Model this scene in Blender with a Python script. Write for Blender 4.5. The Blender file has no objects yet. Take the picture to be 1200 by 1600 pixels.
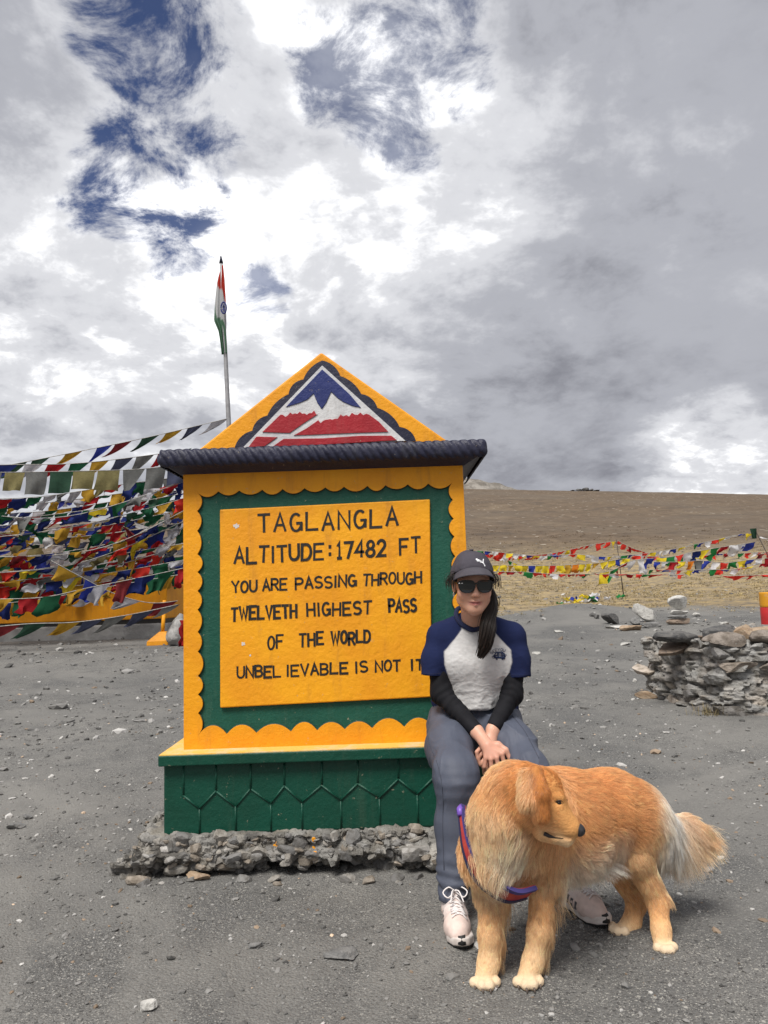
import bpy, bmesh, math, random
import numpy as np
from mathutils import Vector, Matrix
from mathutils.bvhtree import BVHTree
from mathutils.geometry import tessellate_polygon
random.seed(7)
rng = np.random.default_rng(11)
sc = bpy.context.scene
R_ = math.radians

# ------------------------------------------------------------------ camera
H, PITCH, ROLL, FPX = 1.15, R_(6.5), R_(1.9), 1155.0
cam_d = bpy.data.cameras.new('camera')
cam = bpy.data.objects.new('camera', cam_d)
sc.collection.objects.link(cam)
cam_d.sensor_fit = 'VERTICAL'; cam_d.sensor_height = 36.0; cam_d.sensor_width = 27.0; cam_d.lens = 36.0 * FPX / 1600
cam_d.clip_start = 0.05; cam_d.clip_end = 5000
cam.matrix_world = Matrix.Translation((0, 0, H)) @ Matrix.Rotation(math.pi/2 + PITCH, 4, 'X') @ Matrix.Rotation(-ROLL, 4, 'Z')
sc.camera = cam

def ray(px, py):
    u = (px-600)/FPX; v = -(py-800)/FPX
    c, s = math.cos(ROLL), math.sin(ROLL)
    u, v = u*c + v*s, -u*s + v*c
    return np.array([u, math.cos(PITCH) - v*math.sin(PITCH), math.sin(PITCH) + v*math.cos(PITCH)])
def at(px, py, Y):
    r = ray(px, py); return np.array([0, 0, H]) + r*(Y/r[1])
def gnd(px, py, z=0.0):
    r = ray(px, py); return np.array([0, 0, H]) + r*((z-H)/r[2])

# ------------------------------------------------------------------ render settings
sc.render.engine = 'CYCLES'
sc.view_settings.view_transform = 'Standard'
sc.view_settings.look = 'None'
sc.view_settings.exposure = 0.7
sc.view_settings.gamma = 1.0
sc.view_settings.use_curve_mapping = False
sc.cycles.use_denoising = True
sc.cycles.max_bounces = 8
sc.render.film_transparent = False

# ------------------------------------------------------------------ node helpers
class NT:
    dim = '3D'
    def __init__(s, tree): s.t = tree; s.n = tree.nodes; s.l = tree.links
    def node(s, typ, **kw):
        n = s.n.new(typ)
        for k, v in kw.items(): setattr(n, k, v)
        return n
    def put(s, sock, v):
        if v is None: return
        if hasattr(v, 'is_linked') or isinstance(v, bpy.types.NodeSocket): s.l.new(v, sock)
        else:
            if isinstance(v, (tuple, list, np.ndarray)):
                v = tuple(float(q) for q in v)
                if len(sock.default_value) == 4 and len(v) == 3: v = v + (1.0,)
            sock.default_value = v
    def math(s, op, a, b=None, c=None, clamp=False):
        n = s.node('ShaderNodeMath', operation=op, use_clamp=clamp)
        s.put(n.inputs[0], a); s.put(n.inputs[1], b); s.put(n.inputs[2], c)
        return n.outputs[0]
    def vmath(s, op, a, b=None, out=0):
        n = s.node('ShaderNodeVectorMath', operation=op)
        s.put(n.inputs[0], a)
        if b is not None: s.put(n.inputs[3 if op == 'SCALE' else 1], b)
        return n.outputs[out]
    def ramp(s, v, a, b, c=0.0, d=1.0, smooth=True):
        n = s.node('ShaderNodeMapRange', interpolation_type='SMOOTHSTEP' if smooth else 'LINEAR')
        for i, q in enumerate((v, a, b, c, d)): s.put(n.inputs[i], q)
        return n.outputs[0]
    def mix(s, f, a, b, blend='MIX'):
        n = s.node('ShaderNodeMix', data_type='RGBA', blend_type=blend)
        s.put(n.inputs[0], f); s.put(n.inputs[6], a); s.put(n.inputs[7], b)
        return n.outputs[2]
    def noise(s, vec, scale, detail=4.0, rough=0.55, dist=0.0, out=0):
        n = s.node('ShaderNodeTexNoise', noise_dimensions=s.dim)
        s.put(n.inputs['Vector'], vec); n.inputs['Scale'].default_value = scale; n.inputs['Detail'].default_value = detail
        n.inputs['Roughness'].default_value = rough; n.inputs['Distortion'].default_value = dist
        return n.outputs[out]
    def voro(s, vec, scale, feature='F1', out=0, rand=1.0):
        n = s.node('ShaderNodeTexVoronoi', feature=feature)
        s.put(n.inputs['Vector'], vec); n.inputs['Scale'].default_value = scale; n.inputs['Randomness'].default_value = rand
        return n.outputs[out]

# ------------------------------------------------------------------ world: blue sky seen through broken cloud
SUN_EL, SUN_AZ = R_(58), R_(205)          # azimuth measured from +Y towards +X: behind the camera, to its left
world = bpy.data.worlds.new('World'); sc.world = world; world.use_nodes = True
w = NT(world.node_tree); w.n.clear(); 
world.cycles.sampling_method = 'MANUAL'; world.cycles.sample_map_resolution = 512
sky = w.node('ShaderNodeTexSky', sky_type='NISHITA', sun_disc=False, sun_elevation=SUN_EL, sun_rotation=SUN_AZ, altitude=5000.0)
d = w.vmath('NORMALIZE', w.node('ShaderNodeTexCoord').outputs['Generated'])
sep = w.node('ShaderNodeSeparateXYZ'); w.l.new(d, sep.inputs[0])
zc = w.math('ADD', w.math('MAXIMUM', sep.outputs[2], 0.0), 0.32)
cmb = w.node('ShaderNodeCombineXYZ')
w.put(cmb.inputs[0], w.math('DIVIDE', sep.outputs[0], zc)); w.put(cmb.inputs[1], w.math('DIVIDE', sep.outputs[1], zc))
cp = cmb.outputs[0]
def blob(px, py, r, soft=1.0):
    c = ray(px, py); c = c/np.linalg.norm(c)
    dd = w.vmath('DOT_PRODUCT', d, tuple(c), out=1)
    a = r/FPX
    return w.ramp(dd, math.cos(a*(1+soft)), math.cos(a*max(0.0, 1-soft)), 0.0, 1.0)
def maxall(l):
    o = l[0]
    for q in l[1:]: o = w.math('MAXIMUM', o, q)
    return o
gap = maxall([blob(*b) for b in ((230, 20, 66), (262, 90, 70), (300, 165, 54), (205, 215, 38), (175, 315, 46), (272, 345, 56),
                                 (238, 268, 42), (640, 110, 80), (555, 120, 64), (685, 55, 62), (620, 20, 50), (405, 467, 32))])
f1 = w.noise(cp, 2.4, 10, 0.60, 0.3)
f2 = w.noise(cp, 8.0, 9, 0.68, 0.35)
def puffs(v, sc_, det=4.0, ro=0.55):
    n = w.node('ShaderNodeTexVoronoi', feature='SMOOTH_F1', voronoi_dimensions='2D'); w.put(n.inputs['Vector'], v)
    n.inputs['Scale'].default_value = sc_; n.inputs['Detail'].default_value = det; n.inputs['Roughness'].default_value = ro; n.inputs['Smoothness'].default_value = 0.55
    n.normalize = True
    return w.math('SUBTRACT', 1.0, n.outputs[0])
wv = w.noise(cp, 5.0, 5, 0.6, 0.0, 1)
cq = w.vmath('ADD', cp, w.vmath('SCALE', w.vmath('SUBTRACT', wv, (0.5, 0.5, 0.5)), 0.30))
pf = puffs(cq, 4.2); pfs = puffs(w.vmath('ADD', cq, (0.03, -0.055, 0.0)), 4.2)
gm = w.math('ADD', w.math('MULTIPLY', gap, 0.85), w.math('ADD', w.math('MULTIPLY', w.math('SUBTRACT', f2, 0.5), 4.6), w.math('MULTIPLY', w.math('SUBTRACT', f1, 0.5), 0.9)))
gapm = w.math('MULTIPLY', w.ramp(gm, 0.28, 1.25), w.ramp(gap, 0.02, 0.40))
gapm = w.math('MULTIPLY', gapm, w.math('SUBTRACT', 0.96, w.math('MAXIMUM', w.math('MULTIPLY', blob(405, 465, 90, 0.5), 0.2), w.math('MULTIPLY', blob(620, 100, 150, 0.5), 0.16))))
g1 = w.noise(w.vmath('ADD', cp, (0.05, -0.10, 0.0)), 2.4, 10, 0.60, 0.3)
low = w.noise(cp, 0.9, 3, 0.5)
rel = w.math('ADD', w.math('MULTIPLY', w.math('SUBTRACT', f1, g1), 0.9), w.math('MULTIPLY', w.math('SUBTRACT', pf, pfs), 0.75))
# how billowy each part of the sky is: crisp heaps round the gaps and on the left, a smooth grey sheet to the right
crisp = maxall([blob(380, 250, 380, 0.8), blob(150, 560, 300, 0.8), blob(690, 120, 220, 0.8), blob(1110, 745, 90, 0.9), w.math('MULTIPLY', blob(1010, 300, 90, 0.9), 0.6)])
crisp = w.math('ADD', 0.35, w.math('MULTIPLY', crisp, 0.65))
br = w.math('ADD', 0.40, w.math('MULTIPLY', w.math('SUBTRACT', low, 0.5), 0.35))
for (px, py, r, amt) in ((430, 210, 230, 0.13), (600, 280, 200, 0.05), (240, 450, 170, 0.14), (740, 190, 150, 0.14), (560, 330, 200, 0.12), (100, 640, 260, 0.12), (1110, 745, 80, 0.40), (1020, 300, 60, 0.10),
                         (1000, 420, 330, -0.07), (1080, 120, 220, -0.06), (50, 100, 170, -0.12), (800, 650, 190, -0.04), (900, 730, 150, -0.06), (430, 60, 120, 0.05)):
    br = w.math('ADD', br, w.math('MULTIPLY', blob(px, py, r, 0.9), amt))
br = w.math('ADD', br, w.math('MULTIPLY', rel, crisp))
br = w.math('ADD', br, w.math('MULTIPLY', w.math('MULTIPLY', w.math('SUBTRACT', f1, 0.5), 1.0), crisp))
br = w.math('ADD', br, w.math('MULTIPLY', w.math('SUBTRACT', f2, 0.5), w.math('MULTIPLY', crisp, 0.45)))
br = w.math('ADD', br, w.math('MULTIPLY', w.ramp(gap, 0.0, 0.8), 0.09))
# the sheet towards the sun, behind the camera, is brighter
br = w.math('ADD', br, w.math('MULTIPLY', w.ramp(w.vmath('DOT_PRODUCT', d, (math.sin(SUN_AZ)*math.cos(SUN_EL), math.cos(SUN_AZ)*math.cos(SUN_EL), math.sin(SUN_EL)), out=1), 0.55, 1.0), 0.35))
cl = w.node('ShaderNodeValToRGB'); cl.color_ramp.interpolation = 'EASE'
for e, (po, co) in zip([cl.color_ramp.elements[0], cl.color_ramp.elements[1], cl.color_ramp.elements.new(0.35), cl.color_ramp.elements.new(0.62)],
                       ((0.0, (0.150, 0.153, 0.175)), (1.0, (0.63, 0.635, 0.65)), (0.35, (0.282, 0.288, 0.316)), (0.66, (0.455, 0.460, 0.482)))):
    e.position = po; e.color = co+(1,)
w.put(cl.inputs[0], br); cl = cl.outputs[0]
skyc = w.mix(1.0, sky.outputs[0], (0.58, 0.74, 1.08), 'MULTIPLY')
skb = w.vmath('SCALE', skyc, 0.056)
mixc = w.mix(gapm, cl, skb)
bg = w.node('ShaderNodeBackground'); w.put(bg.inputs[0], mixc); bg.inputs[1].default_value = 1.0
wo = w.node('ShaderNodeOutputWorld'); w.l.new(bg.outputs[0], wo.inputs[0])

# ------------------------------------------------------------------ sun (veiled by cloud)
sd = bpy.data.lights.new('sun', 'SUN'); sd.energy = 2.5; sd.angle = R_(22); sd.color = (1.0, 0.96, 0.90)
sun = bpy.data.objects.new('sun', sd); sc.collection.objects.link(sun)
sv = Vector((math.sin(SUN_AZ)*math.cos(SUN_EL), math.cos(SUN_AZ)*math.cos(SUN_EL), math.sin(SUN_EL)))
sun.rotation_euler = sv.to_track_quat('Z', 'Y').to_euler(); sun.location = (-3, -6, 9)

# ------------------------------------------------------------------ mesh helpers
def mk(name, V, F, m=None, parent=None, smooth=True, col=None, flip=False):
    me = bpy.data.meshes.new(name)
    V = np.asarray(V, dtype=np.float32)
    if isinstance(F, np.ndarray):
        if flip: F = F[:, ::-1]
        n, k = F.shape
        me.vertices.add(len(V)); me.vertices.foreach_set('co', V.ravel())
        me.loops.add(n*k); me.loops.foreach_set('vertex_index', np.ascontiguousarray(F, dtype=np.int32).ravel())
        me.polygons.add(n); me.polygons.foreach_set('loop_start', np.arange(0, n*k, k, dtype=np.int32))
        me.update(calc_edges=True); me.validate()
    else:
        me.from_pydata([tuple(map(float, v)) for v in V], [], [tuple(map(int, f)) for f in F]); me.update()
    if col is not None:
        a = me.color_attributes.new('Col', 'FLOAT_COLOR', 'POINT')
        c = np.ones((len(V), 4), np.float32); c[:, :3] = col
        a.data.foreach_set('color', c.ravel())
    me.polygons.foreach_set('use_smooth', np.full(len(me.polygons), smooth))
    o = bpy.data.objects.new(name, me); sc.collection.objects.link(o)
    if m is not None:
        for q in (m if isinstance(m, (list, tuple)) else [m]): me.materials.append(q)
    if parent is not None: adopt(o, parent)
    return o
def adopt(o, parent):
    o.parent = parent
    if parent.type == 'EMPTY': o.matrix_parent_inverse = Matrix.Translation(parent.location).inverted()
def fixn(o):
    bm = bmesh.new(); bm.from_mesh(o.data); bmesh.ops.recalc_face_normals(bm, faces=bm.faces); bm.to_mesh(o.data); bm.free(); return o
def tag(o, label=None, cat=None, group=None, kind=None):
    if label: o['label'] = label
    if cat: o['category'] = cat
    if group: o['group'] = group
    if kind: o['kind'] = kind
    return o
def empty(name, loc, label, cat, group=None):
    o = bpy.data.objects.new(name, None); sc.collection.objects.link(o); o.location = tuple(map(float, loc)); o.empty_display_size = 0.1
    return tag(o, label, cat, group)

class MB:
    """collects pieces for one mesh"""
    def __init__(s): s.v = []; s.f = []; s.c = []; s.n = 0
    def add(s, V, F, col=None):
        V = np.asarray(V, float).reshape(-1, 3)
        s.f += [tuple(int(i)+s.n for i in f) for f in F]; s.v.append(V); s.n += len(V)
        s.c.append(np.tile(np.asarray(col if col is not None else (1, 1, 1), float), (len(V), 1)) if np.ndim(col) < 2 else col)
    def box(s, lo, hi, col=None, jit=0.0):
        lo = np.asarray(lo, float); hi = np.asarray(hi, float)
        V = np.array([[(lo, hi)[(i >> k) & 1][k] for k in range(3)] for i in range(8)])
        if jit: V += rng.normal(0, jit, V.shape)
        s.add(V, [(0, 2, 3, 1), (4, 5, 7, 6), (0, 1, 5, 4), (2, 6, 7, 3), (0, 4, 6, 2), (1, 3, 7, 5)], col)
    def tube(s, pts, rad, seg=8, col=None, cap=True):
        pts = np.asarray(pts, float); n = len(pts)
        rad = np.broadcast_to(np.asarray(rad, float), (n,))
        T = np.gradient(pts, axis=0); T /= np.linalg.norm(T, axis=1)[:, None] + 1e-9
        up = np.array([0, 0, 1.0]) if abs(T[:, 2]).mean() < 0.8 else np.array([1.0, 0, 0])
        A = np.cross(T, up); A /= np.linalg.norm(A, axis=1)[:, None] + 1e-9
        B = np.cross(T, A)
        th = np.linspace(0, 2*np.pi, seg, endpoint=False)
        V = (pts[:, None] + rad[:, None, None]*(A[:, None]*np.cos(th)[None, :, None] + B[:, None]*np.sin(th)[None, :, None])).reshape(-1, 3)
        F = [(i*seg+j, i*seg+(j+1) % seg, (i+1)*seg+(j+1) % seg, (i+1)*seg+j) for i in range(n-1) for j in range(seg)]
        if cap: F += [tuple(range(seg))[::-1], tuple((n-1)*seg+j for j in range(seg))]
        s.add(V, F, col)
    def prism(s, poly, frame, depth, col=None, holes=()):
        """2D outline (x,z) put in a plane: frame(x, z, depth) -> 3D; front at depth, back at 0"""
        rings = [list(poly)] + [list(h) for h in holes]
        tri = tessellate_polygon([[Vector((p[0], p[1], 0)) for p in r] for r in rings])
        flat = [p for r in rings for p in r]; n = len(flat)
        V = [frame(p[0], p[1], depth) for p in flat] + [frame(p[0], p[1], 0.0) for p in flat]
        F = [tuple(t) for t in tri]
        k = 0
        for r in rings:
            m = len(r)
            F += [(k+i, k+(i+1) % m, n+k+(i+1) % m, n+k+i) for i in range(m)]
            k += m
        s.add(V, F, col)
    def build(s, name, m, parent=None, smooth=False, fix=True, usecol=False):
        o = mk(name, np.concatenate(s.v), s.f, m, parent, smooth, np.concatenate(s.c) if usecol else None)
        if fix: fixn(o)
        return o

def bevel(o, w, seg=2):
    md = o.modifiers.new('edge', 'BEVEL'); md.width = w; md.segments = seg; md.limit_method = 'ANGLE'; md.angle_limit = R_(35)
    return o

# hashed value noise in numpy
def _h(i, j, k, seed):
    n = (i*374761393 + j*668265263 + k*2147483647 + seed*974634777) & 0xffffffff
    n = ((n ^ (n >> 13)) * 1274126177) & 0xffffffff
    n = ((n ^ (n >> 16)) * 2246822519) & 0xffffffff
    return ((n ^ (n >> 15)) & 0xffffff) / float(0xffffff) * 2 - 1
def vnoise(P, freq=1.0, seed=0):
    P = np.asarray(P, float)*freq
    I = np.floor(P).astype(np.int64); f = P - I; f = f*f*f*(f*(f*6-15)+10)
    i, j, k = I[:, 0], I[:, 1], I[:, 2]
    r = 0
    for a in (0, 1):
        for b in (0, 1):
            for c in (0, 1):
                wgt = (f[:, 0] if a else 1-f[:, 0])*(f[:, 1] if b else 1-f[:, 1])*(f[:, 2] if c else 1-f[:, 2])
                r = r + wgt*_h(i+a, j+b, k+c, seed)
    return r
def fbm(P, freq=1.0, oct=4, gain=0.5, seed=0):
    a, r = 1.0, 0
    for o in range(oct):
        r = r + a*vnoise(P, freq, seed+o*17); freq *= 2.03; a *= gain
    return r
def sstep(a, b, x):
    t = np.clip((x-a)/(b-a), 0, 1); return t*t*(3-2*t)

def facets(V, n, seed, off, tilt, st=(1, 1, 1), edge=0.0, ew=.012):
    """break a surface into flat-faced angular pieces: returns displacement along the normal, piece index, nearness to a joint"""
    from mathutils.kdtree import KDTree
    r = np.random.default_rng(seed); S = V[r.choice(len(V), n, replace=False)]; st = np.asarray(st, float)
    kd = KDTree(n)
    for i, q in enumerate(S*st): kd.insert(Vector(q), i)
    kd.balance()
    W = (V+np.stack([vnoise(V, 14, seed+1), vnoise(V, 14, seed+2), vnoise(V, 14, seed+3)], 1)*.012)*st; id_ = np.zeros(len(V), int); jn = np.zeros(len(V))
    for i, q in enumerate(W):
        a, b = kd.find_n(Vector(q), 2); id_[i] = a[1]; jn[i] = b[2]-a[2]
    o = r.uniform(-1, 1, n)*off; T = r.normal(0, tilt, (n, 3))
    near = np.exp(-(jn/ew)**2)
    return o[id_]+np.sum((V-S[id_])*T[id_], 1)-edge*near, id_, near

# signed-distance modelling: smooth unions of tapered limbs and ellipsoids, meshed as one continuous surface
class SDF:
    def __init__(s, lo, hi, h):
        s.lo = np.asarray(lo, float); s.h = h
        s.n = np.ceil((np.asarray(hi, float)-s.lo)/h).astype(int)+1
        s.f = np.full(s.n, 0.3, np.float32)
    def win(s, lo, hi):
        a = np.clip(np.floor((lo-s.lo)/s.h).astype(int), 0, s.n); b = np.clip(np.ceil((hi-s.lo)/s.h).astype(int)+1, 0, s.n)
        sl = tuple(slice(a[q], b[q]) for q in range(3))
        ax = [s.lo[q] + s.h*np.arange(a[q], b[q]) for q in range(3)]
        return sl, np.stack(np.meshgrid(*ax, indexing='ij'), -1)
    def put(s, sl, dd, k, op):
        a = s.f[sl]
        if op == 'add':
            hh = np.clip(0.5+0.5*(a-dd)/k, 0, 1); s.f[sl] = a*(1-hh) + dd*hh - k*hh*(1-hh)
        elif op == 'sub':
            hh = np.clip(0.5-0.5*(a+dd)/k, 0, 1); s.f[sl] = a*(1-hh) - dd*hh + k*hh*(1-hh)
    def cone(s, a, b, ra, rb=None, k=0.02, op='add', flat=None):
        rb = ra if rb is None else rb
        a = np.asarray(a, float); b = np.asarray(b, float); pad = max(ra, rb)+k+0.03
        sl, P = s.win(np.minimum(a, b)-pad, np.maximum(a, b)+pad)
        if P.size == 0: return
        ab = b-a; t = np.clip(((P-a)@ab)/(ab@ab+1e-12), 0, 1)
        q = P-(a+t[..., None]*ab)
        if flat is not None:                      # (axis, factor): thinner along that axis
            ax, fc = np.asarray(flat[0], float), flat[1]; ax = ax/np.linalg.norm(ax)
            q = q + ((q@ax)*(1/fc-1))[..., None]*ax
        dd = np.linalg.norm(q, axis=-1) - (ra+(rb-ra)*t)
        s.put(sl, dd, k, op)
    def chain(s, pts, rads, k=0.02, op='add', flat=None):
        for i in range(len(pts)-1): s.cone(pts[i], pts[i+1], rads[i], rads[i+1], k, op, flat)
    def ell(s, c, r, M=None, k=0.02, op='add'):
        c = np.asarray(c, float); r = np.asarray(r, float); pad = r.max()+k+0.03
        sl, P = s.win(c-pad, c+pad)
        if P.size == 0: return
        q = P-c
        if M is not None: q = q@np.asarray(M, float)          # columns of M are the local axes
        k0 = np.linalg.norm(q/r, axis=-1); k1 = np.linalg.norm(q/(r*r), axis=-1)+1e-9
        s.put(sl, k0*(k0-1)/k1, k, op)
    def plane(s, p, n):                                       # cut away what lies on the side of n
        n = np.asarray(n, float); n = n/np.linalg.norm(n)
        ax = [s.lo[q] + s.h*np.arange(s.n[q]) for q in range(3)]
        dd = (ax[0][:, None, None]-p[0])*n[0] + (ax[1][None, :, None]-p[1])*n[1] + (ax[2][None, None, :]-p[2])*n[2]
        s.f = np.maximum(s.f, dd.astype(np.float32))
    def mesh(s):
        f = s.f; neg = f < 0
        nx, ny, nz = [q-1 for q in f.shape]
        cnt = np.zeros((nx, ny, nz), np.int8)
        for a in (0, 1):
            for b in (0, 1):
                for c in (0, 1): cnt += neg[a:a+nx, b:b+ny, c:c+nz]
        cell = (cnt > 0) & (cnt < 8)
        I = np.argwhere(cell); idx = np.full(cell.shape, -1, np.int64); idx[cell] = np.arange(len(I))
        acc = np.zeros((len(I), 3)); num = np.zeros(len(I))
        cor = [(a, b, c) for a in (0, 1) for b in (0, 1) for c in (0, 1)]
        val = {q: f[I[:, 0]+q[0], I[:, 1]+q[1], I[:, 2]+q[2]].astype(float) for q in cor}
        for q in cor:
            for ax in range(3):
                if q[ax] == 0:
                    r = list(q); r[ax] = 1; r = tuple(r)
                    va, vb = val[q], val[r]; mm = (va < 0) != (vb < 0)
                    t = np.where(mm, va/(va-vb+1e-20), 0)
                    p = np.tile(np.array(q, float), (len(I), 1)); p[:, ax] += t
                    acc[mm] += p[mm]; num[mm] += 1
        V = s.lo + s.h*(I + acc/num[:, None])
        quads = []
        for ax in range(3):
            sh = [slice(None)]*3; sa = list(sh); sb = list(sh)
            sa[ax] = slice(0, -1); sb[ax] = slice(1, None)
            ch = neg[tuple(sa)] != neg[tuple(sb)]
            u, v2 = (ax+1) % 3, (ax+2) % 3
            E = np.argwhere(ch)
            ok = (E[:, u] > 0) & (E[:, v2] > 0) & (E[:, u] < cell.shape[u]) & (E[:, v2] < cell.shape[v2]); E = E[ok]
            def cid(du, dv):
                C = E.copy(); C[:, u] += du; C[:, v2] += dv; return idx[C[:, 0], C[:, 1], C[:, 2]]
            Q = np.stack([cid(-1, -1), cid(0, -1), cid(0, 0), cid(-1, 0)], 1)
            inside = neg[E[:, 0], E[:, 1], E[:, 2]]
            Q[~inside] = Q[~inside][:, ::-1]
            quads.append(Q)
        return V, np.concatenate(quads)

def vnormals(V, F):
    N = np.zeros_like(V)
    n = np.cross(V[F[:, 2]]-V[F[:, 0]], V[F[:, 3]]-V[F[:, 1]]) if F.shape[1] == 4 else np.cross(V[F[:, 1]]-V[F[:, 0]], V[F[:, 2]]-V[F[:, 0]])
    for k in range(F.shape[1]): np.add.at(N, F[:, k], n)
    return N/(np.linalg.norm(N, axis=1)[:, None]+1e-12)
def smoothv(V, F, it=2, lam=0.5):
    for _ in range(it):
        A = np.zeros_like(V); c = np.zeros(len(V))
        for k in range(F.shape[1]):
            for j in (k-1, (k+1) % F.shape[1]):
                np.add.at(A, F[:, k], V[F[:, j]]); np.add.at(c, F[:, k], 1)
        V = V + lam*(A/c[:, None]-V)
    return V

# ------------------------------------------------------------------ materials
def mat(name, col, rough=0.7, col2=None, scale=8.0, detail=6.0, lo=0.35, hi=0.7, bump=0.0, bscale=60.0, bdist=0.01, spec=0.5, metal=0.0,
        vcol=False, sheen=0.0, extra=None, sss=0.0, trans=0.0):
    m = bpy.data.materials.new(name); m.use_nodes = True
    t = NT(m.node_tree); t.n.clear()
    P = t.node('ShaderNodeBsdfPrincipled'); O = t.node('ShaderNodeOutputMaterial')
    tc = t.node('ShaderNodeTexCoord').outputs['Object']
    c = col
    if vcol:
        a = t.node('ShaderNodeAttribute', attribute_name='Col'); c = a.outputs['Color']
        c = t.mix(1.0, c, col, 'MULTIPLY')
    if col2 is not None:
        nz = t.noise(tc, scale, detail, 0.6)
        if vcol: c = t.mix(t.ramp(nz, lo, hi), c, t.mix(1.0, c, col2, 'MULTIPLY'))
        else: c = t.mix(t.ramp(nz, lo, hi), col, col2)
    if extra is not None: c = extra(t, tc, c)
    t.put(P.inputs['Base Color'], c)
    P.inputs['Roughness'].default_value = rough; P.inputs['Metallic'].default_value = metal
    P.inputs['Specular IOR Level'].default_value = spec
    if sheen: P.inputs['Sheen Weight'].default_value = sheen; P.inputs['Sheen Roughness'].default_value = 0.5
    if sss: P.inputs['Subsurface Weight'].default_value = sss; P.inputs['Subsurface Radius'].default_value = (0.012, 0.005, 0.003); P.inputs['Subsurface Scale'].default_value = 0.6
    if bump:
        b = t.node('ShaderNodeBump'); b.inputs['Strength'].default_value = bump; b.inputs['Distance'].default_value = bdist
        t.put(b.inputs['Height'], t.noise(tc, bscale, 6, 0.65)); t.l.new(b.outputs[0], P.inputs['Normal'])
    sh = P.outputs[0]
    if trans:
        tr = t.node('ShaderNodeBsdfTranslucent'); t.put(tr.inputs[0], c)
        mx = t.node('ShaderNodeMixShader'); mx.inputs[0].default_value = trans
        t.l.new(sh, mx.inputs[1]); t.l.new(tr.outputs[0], mx.inputs[2]); sh = mx.outputs[0]
    t.l.new(sh, O.inputs[0])
    return m

# ================================================================== terrain
TD = np.array([0, 5, 7.5, 10, 13, 16, 19, 22, 26, 30, 36, 45, 60, 80, 110, 150, 190, 215, 260, 330, 460], float)
TZ = np.array([0, 0, 0.02, 0.12, 0.32, 0.45, 0.52, 0.58, 0.74, 1.00, 1.55, 2.75, 4.9, 7.9, 12.6, 19.3, 26.2, 29.6, 32, 30, 20], float)
DX = np.linspace(0, 460, 2301); DZ = np.interp(DX, TD, TZ)
kern = np.hanning(21); kern /= kern.sum()
DZs = np.convolve(np.pad(DZ, 10, mode='edge'), kern, 'valid'); DZs[:20] = 0
def gz(x, y, micro=True):
    x = np.asarray(x, float); y = np.asarray(y, float)
    r = np.hypot(x, y); yy = np.where(y > 0, r, 0)
    z = np.interp(yy, DX, DZs)
    far = np.clip((yy-30)/30, 0, 1)
    az = np.arctan2(x, np.maximum(y, 1e-6))
    lat = np.interp(az, [-1.2, -0.5, -0.2, 0.1, 0.3, 0.52, 0.9, 1.4], [0.55, 0.72, 0.95, 1.064, 0.960, 0.790, 0.68, 0.5])
    z = z*(1 - far*(1-lat))
    P = np.stack([x, y, np.zeros_like(x)], -1).reshape(-1, 3)
    z = z + (far.ravel()*vnoise(P, 0.03, 3)*0.5 + np.clip((yy.ravel()-10)/12, 0, 1)*vnoise(P, 0.35, 4)*0.07).reshape(z.shape)
    # low bank of dark gravel pushed up in front of the grass
    z = z + 0.34*np.exp(-((x-4.6)/1.5)**2-((y-17.6)/0.9)**2) + 0.16*np.exp(-((x-7.6)/2.0)**2-((y-19.0)/0.9)**2)
    if micro:
        m = (0.010*fbm(P, 1.6, 3, 0.5, 8) + 0.0045*fbm(P, 9.0, 3, 0.6, 9)).reshape(z.shape)
        z = z + m*np.clip((r-1.2)/1.0, 0, 1)
    return z
def gz1(x, y): return float(gz(np.array([x]), np.array([y]))[0])

def drop(px, py):                                        # where the view ray of a pixel meets the terrain
    r = ray(px, py); tt = np.concatenate([np.linspace(1, 60, 1500), np.linspace(60, 300, 800)])
    P = np.array([0, 0, H]) + tt[:, None]*r
    dz = P[:, 2] - gz(P[:, 0], P[:, 1], False)
    k = np.argmax(dz < 0) if (dz < 0).any() else int(np.argmin(dz + 1e3*(tt < 40))); return P[k]

def ground():
    phi = np.concatenate([np.arange(-42, 42, 0.16), np.arange(42, 318, 6.0)]); phi = np.radians(phi)
    rr = [0.25]
    while rr[-1] < 455: rr.append(rr[-1]*1.0185)
    rr = np.array(rr); A, Rr = np.meshgrid(phi, rr)
    x, y = Rr*np.sin(A), Rr*np.cos(A); z = gz(x, y)
    V = np.stack([x, y, z], -1).reshape(-1, 3); n, k = A.shape
    i, j = np.meshgrid(np.arange(n-1), np.arange(k), indexing='ij')
    F = np.stack([i*k+j, i*k+(j+1) % k, (i+1)*k+(j+1) % k, (i+1)*k+j], -1).reshape(-1, 4)
    Fc = [(0, 0, 0)]
    V = np.concatenate([V, [[0, 0, 0]]])
    m = ground_mat()
    o = mk('ground', V, F[:, ::-1], m, None, True)
    # closing fan under the camera
    bm = bmesh.new(); bm.from_mesh(o.data); bm.verts.ensure_lookup_table()
    c = bm.verts[len(V)-1]
    for q in range(k): bm.faces.new((bm.verts[q], c, bm.verts[(q+1) % k])).smooth = True
    bmesh.ops.recalc_face_normals(bm, faces=bm.faces)
    bm.to_mesh(o.data); bm.free()
    if o.data.polygons[0].normal.z < 0: o.data.flip_normals()
    tag(o, 'grey gravel pass rising into a dry brown grass slope', 'ground', kind='structure')
    return o

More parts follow.
